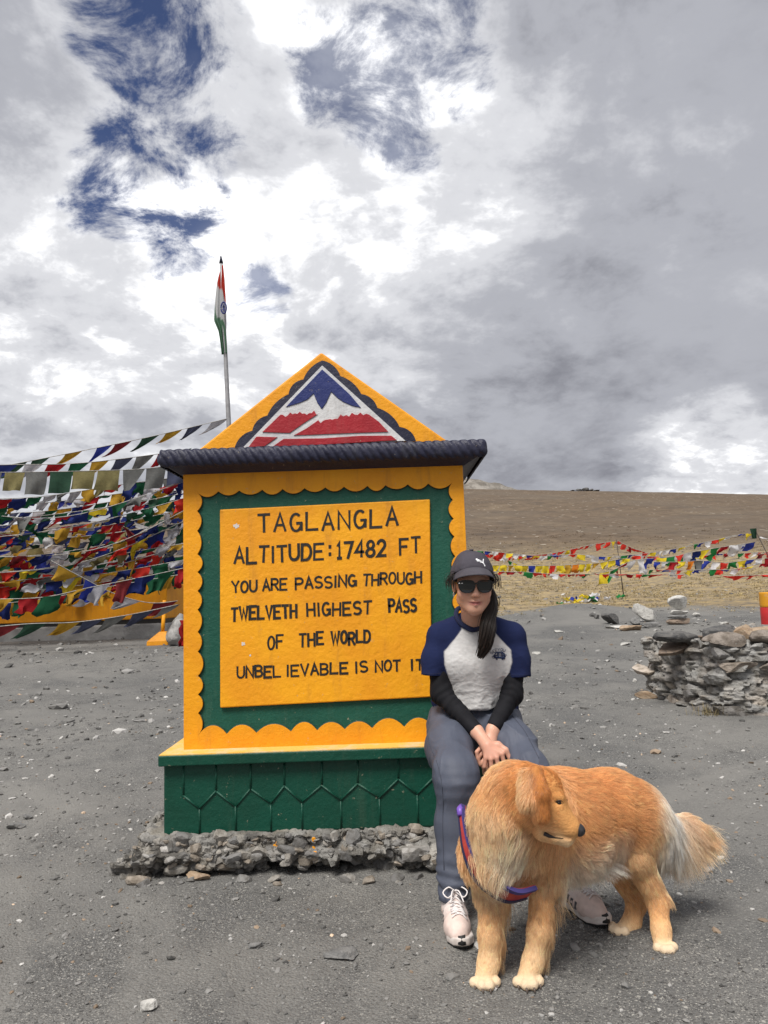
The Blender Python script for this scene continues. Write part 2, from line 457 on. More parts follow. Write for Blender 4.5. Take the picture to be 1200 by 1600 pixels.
def zone_nodes(t, tc):
    """grass amount from real position: distance out from the parking ground, broken by noise"""
    sp = t.node('ShaderNodeSeparateXYZ'); t.l.new(tc, sp.inputs[0])
    dist = t.vmath('LENGTH', tc, out=1)
    nz = t.noise(tc, 0.35, 5, 0.6)
    g = t.math('ADD', dist, t.math('MULTIPLY', t.math('SUBTRACT', nz, 0.5), 7.0))
    return dist, t.ramp(g, 19.5, 23.0), t.ramp(g, 40.0, 62.0)

def ground_mat():
    def ex(t, tc, c):
        dist, gr, sl = zone_nodes(t, tc)
        big = t.noise(tc, 0.55, 4, 0.6); mid = t.noise(tc, 5.0, 6, 0.65); fine = t.noise(tc, 70.0, 5, 0.7)
        gv = t.mix(t.ramp(big, 0.35, 0.68), (0.100, 0.100, 0.099), (0.176, 0.171, 0.160))
        gv = t.mix(t.math('MULTIPLY', t.ramp(mid, 0.45, 0.7), 0.55), gv, (0.080, 0.079, 0.078))
        # individual grit: voronoi cells, a few pale, a few dark
        comp = t.ramp(t.noise(tc, 0.8, 5, 0.55, 0.4), 0.46, 0.60)              # trodden, dusty patches carry less loose grit
        loose = t.math('SUBTRACT', 1.0, t.math('MULTIPLY', comp, 0.72))
        gv = t.mix(t.math('MULTIPLY', comp, 0.55), gv, (0.186, 0.180, 0.168))
        # worn wheel marks sweeping through the loose grit
        for cx_, cy_, rd in ((-5.6, 1.0, 4.55), (-5.6, 1.0, 5.05), (6.5, -1.5, 7.6)):
            dt = t.vmath('LENGTH', t.vmath('SUBTRACT', t.vmath('MULTIPLY', tc, (1, 1, 0)), (cx_, cy_, 0)), out=1)
            of = t.math('ABSOLUTE', t.math('ADD', t.math('SUBTRACT', dt, rd), t.math('MULTIPLY', t.math('SUBTRACT', t.noise(tc, 3.0, 3), .5), .10)))
            tk = t.math('MULTIPLY', t.ramp(of, .13, .06), t.ramp(t.noise(tc, 1.3, 4), .36, .56))
            loose = t.math('MULTIPLY', loose, t.math('SUBTRACT', 1.0, t.math('MULTIPLY', tk, .7)))
            gv = t.mix(t.math('MULTIPLY', tk, 0.5), gv, (0.205, 0.198, 0.184))
        for sc_, rad, pal in ((130.0, 0.42, 0.12), (260.0, 0.45, 0.2), (46.0, 0.26, 0.05)):
            vd = t.voro(tc, sc_); vc = t.voro(tc, sc_, out=1)
            s2 = t.node('ShaderNodeSeparateColor'); t.l.new(vc, s2.inputs[0])
            inside = t.math('MULTIPLY', t.math('LESS_THAN', vd, rad), loose)
            gv = t.mix(t.math('MULTIPLY', inside, t.math('GREATER_THAN', s2.outputs[0], 1-pal)), gv, (0.29, 0.28, 0.257))
            gv = t.mix(t.math('MULTIPLY', inside, t.math('LESS_THAN', s2.outputs[0], 0.20)), gv, (0.070, 0.068, 0.066))
        gv = t.mix(t.ramp(fine, 0.3, 0.75), gv, t.mix(1.0, gv, (1.25, 1.25, 1.25), 'MULTIPLY'))
        # dry grass field: straw, pale pebbles, dark soil between
        n1 = t.noise(tc, 2.2, 8, 0.75); n2 = t.noise(tc, 9.0, 6, 0.75)
        fld = t.mix(t.ramp(n1, 0.38, 0.62), (0.165, 0.140, 0.108), (0.36, 0.270, 0.140))
        fld = t.mix(t.math('MULTIPLY', t.ramp(n2, 0.52, 0.72), 0.6), fld, (0.34, 0.30, 0.225))
        slp = t.mix(t.ramp(t.noise(tc, 0.6, 9, 0.8), 0.36, 0.66), (0.090, 0.066, 0.046), (0.165, 0.122, 0.083))
        slp = t.mix(t.math('MULTIPLY', t.ramp(t.noise(tc, 0.05, 5, 0.6), 0.45, 0.65), 0.5), slp, (0.128, 0.104, 0.080))
        sp_ = t.voro(tc, 1.1); sc2 = t.node('ShaderNodeSeparateColor'); t.l.new(t.voro(tc, 1.1, out=1), sc2.inputs[0])
        slp = t.mix(t.math('MULTIPLY', t.math('LESS_THAN', sp_, .24), t.math('GREATER_THAN', sc2.outputs[0], .86)), slp, (.34, .30, .245))
        slp = t.mix(t.math('MULTIPLY', t.ramp(t.noise(tc, 0.16, 8, 0.7, 0.6), 0.50, 0.66), 0.65), slp, (.082, .064, .050))
        slp = t.mix(t.math('MULTIPLY', t.ramp(t.noise(tc, 0.09, 7, 0.7), 0.54, 0.70), 0.5), slp, (.20, .155, .105))
        fld = t.mix(sl, fld, slp)
        return t.mix(gr, gv, fld)
    m = mat('ground_gravel', (0.1, 0.1, 0.1), 0.95, extra=ex, spec=0.2)
    t = NT(m.node_tree); P = [n for n in t.n if n.type == 'BSDF_PRINCIPLED'][0]
    tc = t.node('ShaderNodeTexCoord').outputs['Object']
    hgt = t.math('ADD', t.math('MULTIPLY', t.noise(tc, 60.0, 6, 0.75), 0.6), t.math('MULTIPLY', t.voro(tc, 120.0), -0.5))
    b = t.node('ShaderNodeBump'); b.inputs['Strength'].default_value = 0.8; b.inputs['Distance'].default_value = 0.012
    t.l.new(hgt, b.inputs['Height']); t.l.new(b.outputs[0], P.inputs['Normal'])
    return m
ground()

# distant rocky hill with a last patch of snow
def far_hill():
    n, k = 160, 60
    azs = np.linspace(0.0, 0.42, n); ds = np.linspace(620, 900, k)
    A, D = np.meshgrid(azs, ds, indexing='ij')
    prof = np.interp(A, [0.0, 0.04, 0.09, 0.125, 0.16, 0.21, 0.26, 0.42], [90, 108, 120, 118, 112, 100, 84, 30])
    x, y = D*np.sin(A), D*np.cos(A)
    cr = 1-np.abs(D-760)/140.0
    P = np.stack([x, y, 0*x], -1).reshape(-1, 3)
    z = prof*np.clip(cr, 0, 1)**0.7 + (fbm(P, 0.02, 5, 0.55, 5)*5).reshape(x.shape)*np.clip(cr*2, 0, 1)
    V = np.stack([x, y, z], -1).reshape(-1, 3)
    i, j = np.meshgrid(np.arange(n-1), np.arange(k-1), indexing='ij')
    F = np.stack([i*k+j, (i+1)*k+j, (i+1)*k+j+1, i*k+j+1], -1).reshape(-1, 4)
    m = mat('scree', (0.16, 0.145, 0.125), 0.95, (0.30, 0.275, 0.245), 0.06, 8, 0.4, 0.62, bump=1.0, bscale=0.08, bdist=6.0, spec=0.1)
    o = mk('distant_hill', V, F, m); fixn(o)
    if o.data.polygons[10].normal.z < 0: o.data.flip_normals()
    tag(o, 'pale rocky hilltop beyond the brown slope', 'hill', kind='structure')
    bv = BVHTree.FromObject(o, bpy.context.evaluated_depsgraph_get())
    pts = []
    for px, py in ((786, 752), (789, 751.5), (794, 754), (799, 757.5), (800, 760), (792, 759), (787, 756.5)):
        h = bv.ray_cast(Vector((0, 0, H)), Vector(ray(px, py)).normalized())
        if h[0]: pts.append(h[0]-Vector(ray(px, py))*1.5)
    if len(pts) >= 4:
        b = MB(); n_ = len(pts)
        b.add([p for p in pts]+[p+Vector((0, 3.0, -1.5)) for p in pts], [tuple(range(n_)), tuple(range(n_, 2*n_))]+[(q, (q+1) % n_, n_+(q+1) % n_, n_+q) for q in range(n_)])
        s = b.build('snow_patch', mat('snow', (0.85, 0.87, 0.9), 0.6)); tag(s, 'small white patch of snow on the far rocky hilltop', 'snow', kind='structure')
far_hill()

# ------------------------------------------------------------------ stones
def ico(sub):
    bm = bmesh.new(); bmesh.ops.create_icosphere(bm, subdivisions=sub, radius=1.0)
    V = np.array([v.co[:] for v in bm.verts]); F = [[v.index for v in f.verts] for f in bm.faces]; bm.free(); return V, np.array(F)
ICO1, ICO2, ICO3, ICO4 = ico(1), ico(2), ico(3), ico(4)
def rock(size, seed, cuts=9, base=ICO3, rough=0.05, slab=False):
    """an angular stone: a ball sliced by random planes, roughened"""
    r = np.random.default_rng(seed); V = base[0].copy()
    for q in range(cuts):
        n = r.normal(size=3)
        if slab and q < 2: n = np.array([0, 0, 1 if q else -1])+r.normal(0, .12, 3)
        n /= np.linalg.norm(n); dd = r.uniform(0.36, 0.80)
        ex = V@n-dd; V = V-np.clip(ex, 0, None)[:, None]*n*0.97
    V = V*(1+rough*fbm(V, 2.5, 3, 0.6, seed)[:, None])
    V = V/np.abs(V).max(0)*np.asarray(size, float)/2
    return V, base[1]
def rotm(rx, ry, rz):
    return np.array((Matrix.Rotation(rz, 3, 'Z') @ Matrix.Rotation(ry, 3, 'Y') @ Matrix.Rotation(rx, 3, 'X')))
def rockcol(name, c1, c2, c3=None):
    def ex(t, tc, c):
        st = t.node('ShaderNodeMapping'); st.inputs['Scale'].default_value = (1, 1, 5); t.l.new(tc, st.inputs[0])
        c = t.mix(t.ramp(t.noise(st.outputs[0], 9, 7, 0.7, 0.6), 0.4, 0.62), c, c2)
        if c3 is not None: c = t.mix(t.math('MULTIPLY', t.ramp(t.noise(tc, 26, 5, 0.7), 0.5, 0.66), 0.8), c, c3)
        return c
    return mat(name, c1, 0.9, extra=ex, bump=0.7, bscale=55, bdist=0.012, spec=0.25)
RK = dict(grey=rockcol('rock_grey', (0.15, 0.148, 0.145), (0.25, 0.245, 0.235), (0.09, 0.09, 0.09)),
          dark=rockcol('rock_dark', (0.060, 0.060, 0.062), (0.125, 0.12, 0.115), (0.18, 0.175, 0.165)),
          tan=rockcol('rock_tan', (0.30, 0.21, 0.135), (0.42, 0.33, 0.24), (0.20, 0.14, 0.10)),
          brown=rockcol('rock_brown', (0.17, 0.125, 0.095), (0.26, 0.205, 0.16), (0.10, 0.085, 0.075)),
          pale=rockcol('rock_pale', (0.42, 0.41, 0.385), (0.60, 0.585, 0.55), (0.28, 0.27, 0.25)))
def stone(name, loc, size, seed, col, label, rot=(0, 0, 0), slab=False, group=None, sink=0.18, cat='stone', z=None):
    V, F = rock(size, seed, base=ICO3, slab=slab); V = V@rotm(*rot).T
    zz = gz1(loc[0], loc[1]) if z is None else z
    o = mk(name, V, F, RK[col], None, False)
    o.location = (loc[0], loc[1], zz - V[:, 2].min()*(1-sink) if z is None else zz - V[:, 2].min() - 0.004)
    return tag(o, label, cat, group)

def gravel(name, N, rmin, rmax, phimax, s0, label, seed):
    r = np.random.default_rng(seed)
    rr = np.exp(r.uniform(math.log(rmin), math.log(rmax), N)); ph = r.uniform(-phimax, phimax, N)
    x, y = rr*np.sin(ph), rr*np.cos(ph)
    keep = r.random(N) < 0.25+0.75*sstep(-0.25, 0.5, vnoise(np.stack([x, y, 0*x], 1), 0.9, 31)+0.5*vnoise(np.stack([x, y, 0*x], 1), 3.1, 32))
    keep &= ~((x > -1.0) & (x < 0.45) & (y > 3.35) & (y < 4.2))
    x, y, rr = x[keep], y[keep], rr[keep]; N = len(x)
    z = gz(x, y)
    size = s0*np.exp(r.normal(0, 0.55, N))*np.clip(rr/3.0, 0.8, 6)**0.55
    V0, F0 = ICO1
    S = np.stack([r.uniform(.7, 1.3, N), r.uniform(.6, 1.1, N), r.uniform(.3, .7, N)], 1)*size[:, None]*0.5
    V = V0[None]*(1+r.uniform(-.28, .28, (N, len(V0)))[..., None])*S[:, None]
    a = r.uniform(0, 6.28, N); c, s = np.cos(a)[:, None], np.sin(a)[:, None]
    tl = r.normal(0, .25, N)[:, None]
    X = V[..., 0]*c-V[..., 1]*s; Y = V[..., 0]*s+V[..., 1]*c; Z = V[..., 2]+tl*V[..., 0]
    V = np.stack([X+x[:, None], Y+y[:, None], Z+(z+size*0.06)[:, None]], -1).reshape(-1, 3)
    F = (F0[None]+(np.arange(N)*len(V0))[:, None, None]).reshape(-1, 3)
    g = np.clip(r.normal(0.17, 0.045, N), .06, .3); pale = r.random(N) < np.where(rr < 4, .09, .14); g[pale] = r.uniform(.28, .52, pale.sum())
    col = np.stack([g, g*.975, g*.935], 1); tn = r.random(N) < .06; col[tn] = col[tn]*[1.35, 1.05, .8]
    m = mat(name+'_stone', (1, 1, 1), 0.92, vcol=True, bump=0.5, bscale=120, bdist=0.004, spec=0.25)
    o = mk(name, V, F, m, None, False, np.repeat(col, len(V0), 0))
    tag(o, label, 'gravel', kind='stuff')
gravel('gravel', 24000, 1.35, 10, 0.60, 0.0088, 'loose grey stone chips strewn over the gravel ground', 1)
gravel('rubble', 9000, 6.5, 60, 0.62, 0.020, 'scattered pale pebbles on the gravel and grass field behind', 2)

# ------------------------------------------------------------------ dry grass on the field
def grass():
    r = np.random.default_rng(5); N = 46000
    rr = np.exp(r.uniform(math.log(17.5), math.log(75), N)); ph = r.uniform(-0.6, 0.6, N)
    x, y = rr*np.sin(ph), rr*np.cos(ph); P = np.stack([x, y, 0*x], 1)
    keep = r.random(N) < sstep(0.0, 0.5, vnoise(P, 0.5, 41)+0.6*vnoise(P, 1.9, 42)+0.35)*sstep(17.5, 23, rr+1.8*vnoise(P, 0.35, 4))*(1-.9*sstep(30, 65, rr))
    x, y, rr = x[keep], y[keep], rr[keep]; N = len(x); z = gz(x, y)
    B = 7; hgt = r.uniform(.025, .075, N)*np.clip(rr/25, .8, 2.2)**.5
    a = r.uniform(0, 6.28, (N, B)); sp = r.uniform(.02, .13, (N, B))*np.clip(rr/25, .8, 2.5)[:, None]; wd = (0.004+0.0004*rr)[:, None]*r.uniform(.6, 1.3, (N, B))
    bx = x[:, None]+np.cos(a)*sp*.6; by = y[:, None]+np.sin(a)*sp*.6
    tx = bx+np.cos(a)*sp*.9; ty = by+np.sin(a)*sp*.9; hz = hgt[:, None]*r.uniform(.5, 1.1, (N, B))
    pa = a+1.57+r.normal(0, .6, (N, B)); dx, dy = np.cos(pa)*wd, np.sin(pa)*wd
    zz = np.repeat(z[:, None], B, 1)-.01
    V = np.stack([np.stack([bx-dx, by-dy, zz], -1), np.stack([bx+dx, by+dy, zz], -1), np.stack([tx, ty, zz+hz], -1)], 2).reshape(-1, 3)
    F = np.arange(N*B*3).reshape(-1, 3)
    far = sstep(38, 62, rr)[:, None]
    c = np.array([.44, .355, .205])*(1-far)+np.array([.21, .15, .09])*far
    c = c*r.uniform(.6, 1.25, (N, 1)); c[:, 2] *= r.uniform(.8, 1.2, N)
    m = mat('dry_grass', (1, 1, 1), 0.9, vcol=True, spec=0.15, trans=0.25)
    o = mk('grass', V, F, m, None, False, np.repeat(c, B*3, 0)); tag(o, 'tufts of dry straw coloured grass on the field', 'grass', kind='stuff')
grass()

# ------------------------------------------------------------------ ruined stone wall block at the right
def stone_wall():
    base = gnd(1125, 1124); yc = base[1]; x0 = gnd(1128, 1122)[0]; lx = gnd(1030, 1100)[0]; ly = gnd(1030, 1100)[1]
    zt = 0.66
    s = SDF((lx-.35, yc-.5, -.12), (x0+1.5, ly+1.6, 1.05), 0.017)
    # rough rectangular mass: near corner (x0,yc), left corner (lx,ly)
    ux = np.array([1.0, -0.04, 0]); e = np.array([lx-x0, ly-yc, 0]); L = np.linalg.norm(e); e = e/L
    r = np.random.default_rng(77)
    root = empty('stone_wall', (x0+.8, yc+.8, 0), 'ruined grey stone and mortar wall block at the right edge', 'wall')
    s.f[:] = 1.0
    ax = [s.lo[q]+s.h*np.arange(s.n[q]) for q in range(3)]
    P = np.stack(np.meshgrid(*ax, indexing='ij'), -1)
    q = P-np.array([x0, yc, 0])
    # coordinates along the two visible faces
    M = np.linalg.inv(np.array([ux, e, [0, 0, 1]]).T)
    uv = q@M.T
    bat = 0.06*np.clip(uv[..., 2], 0, 1)
    dd = np.maximum.reduce([-(uv[..., 0]-bat), -(uv[..., 1]-bat), uv[..., 1]-(L+.25), uv[..., 0]-1.3, uv[..., 2]-(zt-.05*np.sin(uv[..., 0]*5)), -uv[..., 2]-.1])
    s.f = dd.astype(np.float32)
    V, F = s.mesh(); N = vnormals(V, F)
    dsp, cid, jn = facets(V, 560, 6, .030, .22, (1, 1, 3.6), .022, .026)
    V = V+N*(dsp+.020*fbm(V, 4, 3, .6, 3)+.006*fbm(V*[1, 1, 2.5], 22, 3, .6, 5))[:, None]
    pal = np.array([(.38, .365, .34), (.32, .29, .26), (.46, .41, .355), (.24, .232, .222), (.50, .445, .38), (.35, .345, .333), (.42, .385, .35)])
    pc = pal[r.integers(0, len(pal), 560)]*r.uniform(.8, 1.15, (560, 1)); C = pc[cid]
    mo = np.clip(.35+1.1*fbm(V, 2.6, 3, .6, 44), 0, 1)[:, None]; C = C*(1-mo)+np.array([.37, .365, .35])*mo          # smears of grey mortar over the stones
    C = C*(1-jn[:, None])+np.array([.26, .255, .245])*jn[:, None]
    mm = mat('wall_masonry', (1, 1, 1), .92, (.62, .60, .57), 11, 8, .40, .64, bump=1.0, bscale=40, bdist=.022, spec=.15, vcol=True)
    mk('mortar', V, F, mm, root, False, C)
    # courses of flat stones showing through the mortar
    b = MB(); cols = [np.array(c) for c in ((.32, .295, .265), (.27, .235, .205), (.42, .36, .305), (.20, .19, .18), (.46, .40, .34), (.30, .29, .28))]
    for face in (0, 1):
        z = 0.0; row = 0
        while z < zt-.03:
            hgt = r.uniform(.085, .15); u = -.06; Lf = 1.2 if face == 0 else L+.25
            while u < Lf:
                wd = r.uniform(.15, .42)
                if r.random() < .30:
                    d_ = .20
                    V, F = rock((wd*1.06, d_, hgt*1.02), int(r.integers(1e6)), cuts=16, base=ICO3, rough=.07, slab=True)
                    cc = (u+wd/2, .045+r.uniform(-.02, .06), z+hgt/2)
                    if face == 0: c = np.array([x0, yc, 0])+ux*cc[0]+e*(cc[1]); Rm = np.stack([ux, np.array([0, 1, 0]), np.array([0, 0, 1])], 1)
                    else: c = np.array([x0, yc, 0])+e*cc[0]+ux*cc[1]; Rm = np.stack([e, ux, np.array([0, 0, 1])], 1)
                    W = (V@rotm(r.normal(0, .05), r.normal(0, .06), r.normal(0, .05)).T)@Rm.T + c + np.array([0, 0, cc[2]])
                    b.add(W, F, cols[int(r.integers(len(cols)))]*r.uniform(.75, 1.15))
                u += wd+.012
            z += hgt+.006; row += 1
    ms = mat('wall_stone', (1, 1, 1), .9, (.55, .53, .5), 12, 8, .38, .62, bump=.9, bscale=42, bdist=.02, spec=.2, vcol=True)
    b.build('masonry', ms, root, False, True, True)
    tops = [  # px, py, Y offset, size, colour, label, tilt
        (1062, 992, (.62, .30, .11), 'dark', 'dark flat slab jutting over the left end of the stone wall', (.05, .05, .35), True),
        (1128, 985, (.36, .26, .15), 'dark', 'blackish wedge of rock on top of the stone wall', (.1, -.12, .1), True),
        (1088, 998, (.40, .28, .07), 'brown', 'thin brown slab under the dark slabs on the stone wall', (0, .04, .1), True),
        (1163, 980, (.30, .30, .17), 'tan', 'orange tan lump of rock on top of the stone wall', (.1, .1, .3), False),
        (1196, 984, (.46, .34, .13), 'tan', 'broad tan slab on the wall top at the right edge', (0, -.1, -.2), True),
        (1052, 1016, (.42, .24, .13), 'brown', 'rounded brown stone at the upper left corner of the stone wall', (0, 0, .3), False)]
    for k, (px, py, sz, c, lab, rot, sl) in enumerate(tops):
        Y = yc+.30+(.25 if px < 1100 else .12); p = at(px, py, Y)
        stone('wall_stone', (p[0], p[1]), sz, 900+k, c, lab, rot, sl, 'loose stones on the ruined wall', z=zt-.03 if py < 1010 else zt-.15)
    p = at(1132, 962, yc+.55); stone('pale_stone', (p[0], p[1]), (.11, .09, .06), 950, 'pale', 'small whitish stone perched on top of the dark wall rock', (0, 0, .5), z=zt+.10)
stone_wall()

# stones lying about, each a thing of its own
def lay(px, py, size, col, seed, label, name='stone', rot=(0, 0, 0), slab=False, group=None, sink=.2):
    p = drop(px, py); return stone(name, p, size, seed, col, label, rot, slab, group, sink)
lay(535, 1499, (.125, .085, .03), 'grey', 11, 'flat grey slate lying alone on the foreground gravel', 'flat_stone', (0, 0, .1), True)
lay(310, 1379, (.105, .06, .035), 'tan', 12, 'tan flat stone just in front of the rubble footing', 'flat_stone', (0, .12, -.3), True)
lay(24, 1293, (.10, .07, .04), 'grey', 13, 'grey stone at the left edge of the gravel', 'stone', (0, 0, .3))
lay(44, 1279, (.06, .05, .03), 'grey', 14, 'smaller grey stone just behind the one at the left edge', 'stone', (0, 0, .9))
lay(400, 1487, (.05, .035, .02), 'grey', 15, 'small grey chip left of the foreground flat slate', 'stone', (0, 0, .2), True)
lay(230, 1590, (.055, .035, .03), 'pale', 16, 'small pale stone at the bottom edge of the photo', 'stone')
lay(979, 1545, (.035, .03, .022), 'grey', 17, 'small round pebble to the right of the dog', 'pebble')
lay(1012, 1091, (.24, .13, .08), 'tan', 18, 'pinkish tan slab on the ground at the foot of the stone wall', 'flat_stone', (.05, .25, -.5), True)
lay(991, 1065, (.055, .05, .045), 'pale', 19, 'white pebble beside the foot of the stone wall', 'pebble')
lay(838, 1022, (.14, .11, .04), 'pale', 20, 'pale flat stone on the gravel right of the woman', 'flat_stone', (0, 0, .2), True)
lay(872, 988, (.22, .12, .06), 'pale', 21, 'light stone on the gravel behind the woman, farther than the pale flat one', 'flat_stone', (0, 0, .1), True)
lay(976, 1008, (.20, .13, .06), 'pale', 22, 'pale stone on the gravel left of the wall slabs', 'flat_stone', (0, 0, -.2), True)
lay(955, 975, (.42, .27, .25), 'dark', 23, 'dark pointed boulder left of the stone heap', 'boulder', (.2, .35, .4))
lay(964, 981, (.50, .25, .08), 'pale', 24, 'pale slab at the foot of the dark pointed boulder', 'flat_stone', (0, 0, .1), True)
lay(1010, 972, (.66, .26, .29), 'pale', 25, 'long leaning white streaked slab of the stone heap', 'slab', (.1, .5, .2), True)
lay(995, 977, (.27, .24, .20), 'grey', 26, 'grey boulder left under the leaning streaked slab', 'boulder', (0, 0, .2))
lay(1014, 981, (.46, .30, .14), 'grey', 27, 'flat grey rock in front of the leaning streaked slab', 'flat_stone', (0, 0, 0), True)
lay(990, 985, (.55, .28, .13), 'tan', 28, 'low orange brown rock at the front of the stone heap', 'flat_stone', (0, 0, .1), True)
lay(1088, 964, (.20, .14, .10), 'pale', 29, 'white stone lying right of the small cairn', 'stone', (0, .2, .3), True)
p = drop(1062, 975)
zb = gz1(p[0], p[1])
for k, (sz, c, lab) in enumerate((((.56, .40, .15), 'brown', 'wide brown bottom stone of the small cairn'), ((.50, .36, .09), 'grey', 'second stone of the small cairn, grey and flat'),
                                  ((.44, .32, .10), 'pale', 'third stone of the small cairn, pale and flat'), ((.42, .34, .30), 'pale', 'chunky white stone topping the small cairn'))):
    o = stone('cairn_stone', p, sz, 60+k, c, lab, (0, 0, .3*k), k < 3, 'stones piled in the small cairn', z=zb-.02); zb += sz[2]-.012
# little cairn on the skyline
q = drop(915, 764)
for k in range(5):
    stone('skyline_stone', (q[0]+(k-2)*1.5, q[1]+abs(k-2)*.5), (2.4-abs(k-2)*.5, 2, 1.2-.38*abs(k-2)), 80+k, 'dark', 'dark rock in the low heap on the skyline', (0, 0, k), False, 'rocks in the skyline heap', .35)
# grass tuft at the foot of the wall
def tuft():
    b = MB(); p = gnd(1112, 1122); r = np.random.default_rng(3)
    for _ in range(90):
        a = r.uniform(0, 6.28); o = p+[r.normal(0, .07), r.normal(0, .03)-.03, -p[2]+gz1(p[0], p[1])-.005]; h = r.uniform(.05, .13); t = o+[math.cos(a)*h*.7, math.sin(a)*h*.6, h]
        dd = np.array([-math.sin(a), math.cos(a), 0])*.002; mdl = (o+t)/2+[0, 0, h*.15]
        b.add([o-dd, o+dd, mdl+dd*.8, mdl-dd*.8, t], [(0, 1, 2, 3), (3, 2, 4)])
    o = b.build('grass_tuft', mat('tuft_grass', (.26, .20, .10), .9, (.15, .13, .07), 20), None, False, False); tag(o, 'dry brown grass tuft at the foot of the stone wall', 'grass tuft')
tuft()
# boundary post at the right edge
def post():
    p = at(1209, 985, 8.6); z0 = gz1(p[0], p[1]); zt = at(1205, 925, 8.6)[2]; hh = zt-z0
    o = empty('boundary_post', (p[0], p[1], z0), 'red and yellow painted concrete post at the right edge', 'post')
    def ring(z0_, z1_, r0, r1, nm, m):
        b = MB(); zz = np.linspace(z0_, z1_, 7); rad = np.interp(zz, [z0_, z1_], [r0, r1]); b.tube([(p[0], p[1], z) for z in zz], rad, 28); return bevel(b.build(nm, m, o, True), .008)
    ring(z0-.05, z0+hh*.82, .128, .122, 'shaft', mat('post_red', (.50, .02, .02), .6, (.36, .02, .02), 9, bump=.3, bscale=40, bdist=.004))
    ring(z0+hh*.82, zt, .1225, .121, 'cap', mat('post_yellow', (.62, .28, .01), .6, (.5, .42, .32), 7, lo=.55, hi=.7, bump=.3, bscale=40, bdist=.004))
post()

# ================================================================== altitude sign monument
YB = 3.41                                   # painted face of the body
def fr(Y): return lambda x, z, dd: (x, Y-dd, z)
def pxz(px, py, Y=YB):
    q = at(px, py, Y); return (q[0], q[2])
def crackle(t, tc, c, dark, amt=.5):
    # worn brush marks and chips of the paint
    st = t.node('ShaderNodeMapping'); st.inputs['Scale'].default_value = (1.0, 1.0, 6.0); t.l.new(tc, st.inputs[0])
    n = t.noise(st.outputs[0], 14, 8, .75, .8)
    c = t.mix(t.math('MULTIPLY', t.ramp(n, .58, .74), amt), c, dark)
    sm = t.node('ShaderNodeMapping'); sm.inputs['Scale'].default_value = (7.0, 7.0, .9); t.l.new(tc, sm.inputs[0])
    c = t.mix(t.math('MULTIPLY', t.ramp(t.noise(sm.outputs[0], 2.2, 7, .7, .3),   .50, .74), .45), c, (dark[0]*.6+.03, dark[1]*.6+.03, dark[2]*.6+.02))     # rain streaks
    v = t.noise(tc, 34, 5, .75)
    return t.mix(t.math('MULTIPLY', t.ramp(v, .655, .69), .6), c, (.36, .31, .22))     # flecks where the paint has come away
def paint(name, c, c2, dark, amt=.4, rough=.55, bump=.65, bscale=42):
    m = mat(name, c, rough, c2, 3.2, 6, .35, .68, bump=bump, bscale=bscale, bdist=.006, spec=.35, extra=lambda t, tc, q: crackle(t, tc, q, dark, amt))
    return m
M_yel = paint('yellow_paint', (.80, .335, .006), (.72, .275, .006), (.58, .20, .008), .5)
M_yel2 = paint('yellow_board_paint', (.84, .37, .007), (.76, .30, .007), (.62, .22, .008), .55)
M_grn = paint('green_paint', (.005, .066, .044), (.009, .086, .056), (.018, .12, .085), .4)
M_grnp = paint('green_plinth_paint', (.0035, .060, .037), (.004, .047, .028), (.02, .082, .054), .4, .42)
M_navy = paint('navy_black_paint', (.014, .015, .036), (.024, .025, .050), (.05, .05, .07), .5, .5)
M_blk = mat('black_lettering_paint', (.010, .009, .008), .5, (.035, .028, .015), 55, 5, .5, .75, bump=.3, bscale=90, bdist=.003)
M_red = paint('dark_red_paint', (.36, .012, .022), (.28, .010, .018), (.44, .06, .07), .45)
M_wht = paint('white_paint', (.62, .62, .62), (.50, .50, .52), (.33, .33, .34), .45)
M_blue = paint('blue_paint', (.012, .022, .12), (.018, .03, .15), (.03, .045, .17), .4)
M_yled = mat('ledge_top_paint', (.74, .44, .09), .7, (.62, .50, .30), 9, 6, .42, .66, bump=.5, bscale=60, bdist=.006)

sign = empty('altitude_sign', (-.28, 3.75, 0), 'yellow and green painted pass altitude sign with pointed top on a green plinth', 'sign')
BX0, BX1, BZ0, BZ1 = -.932, .376, .497, 1.80
# body with its flat green recessed field and yellow scalloped surround
def grid_box(lo, hi, name, m, bev=.008):
    b = MB(); b.box(lo, hi); o = b.build(name, m, sign); bevel(o, bev, 3); return o
grid_box((BX0, YB, BZ0-.02), (BX1, 4.08, BZ1), 'body', M_yel, .012)
gx0, gz0 = pxz(311, 1148); gx1, gz1_ = pxz(706, 755)
gx0b, _ = pxz(313, 1148)
b = MB(); e_ = .02
b.prism([(gx0-e_, gz0-e_), (gx1+e_, gz0-e_), (gx1+e_, gz1_+e_), (gx0-e_, gz1_+e_)], fr(YB), .004); b.build('green_panel', M_grn, sign)
def scallop(p, q, n, bulge, sharp=1.0):
    p = np.array(p); q = np.array(q); dv = q-p; L = np.linalg.norm(dv); t = dv/L; nn = np.array([-t[1], t[0]])
    out = []; r_ = np.random.default_rng(int(abs(p[0]*1000)))
    cut = np.linspace(0, 1, n+1); cut[1:-1] += r_.normal(0, .10/n, n-1)
    for k in range(n):
        hh = bulge*r_.uniform(.85, 1.15)
        for u in np.linspace(0, 1, 10)[:-1]:
            s_ = cut[k]+(cut[k+1]-cut[k])*u
            out.append(tuple(p+dv*s_+nn*hh*(1-abs(2*u-1)**2.1)))
    return out
inner = scallop((gx0, gz0), (gx1, gz0+.008), 9, .036) + scallop((gx1, gz0+.008), (gx1, gz1_), 13, .020) + \
        scallop((gx1, gz1_), (gx0, gz1_-.004), 12, .022) + scallop((gx0, gz1_-.004), (gx0, gz0), 12, .021)
b = MB(); ins = .004
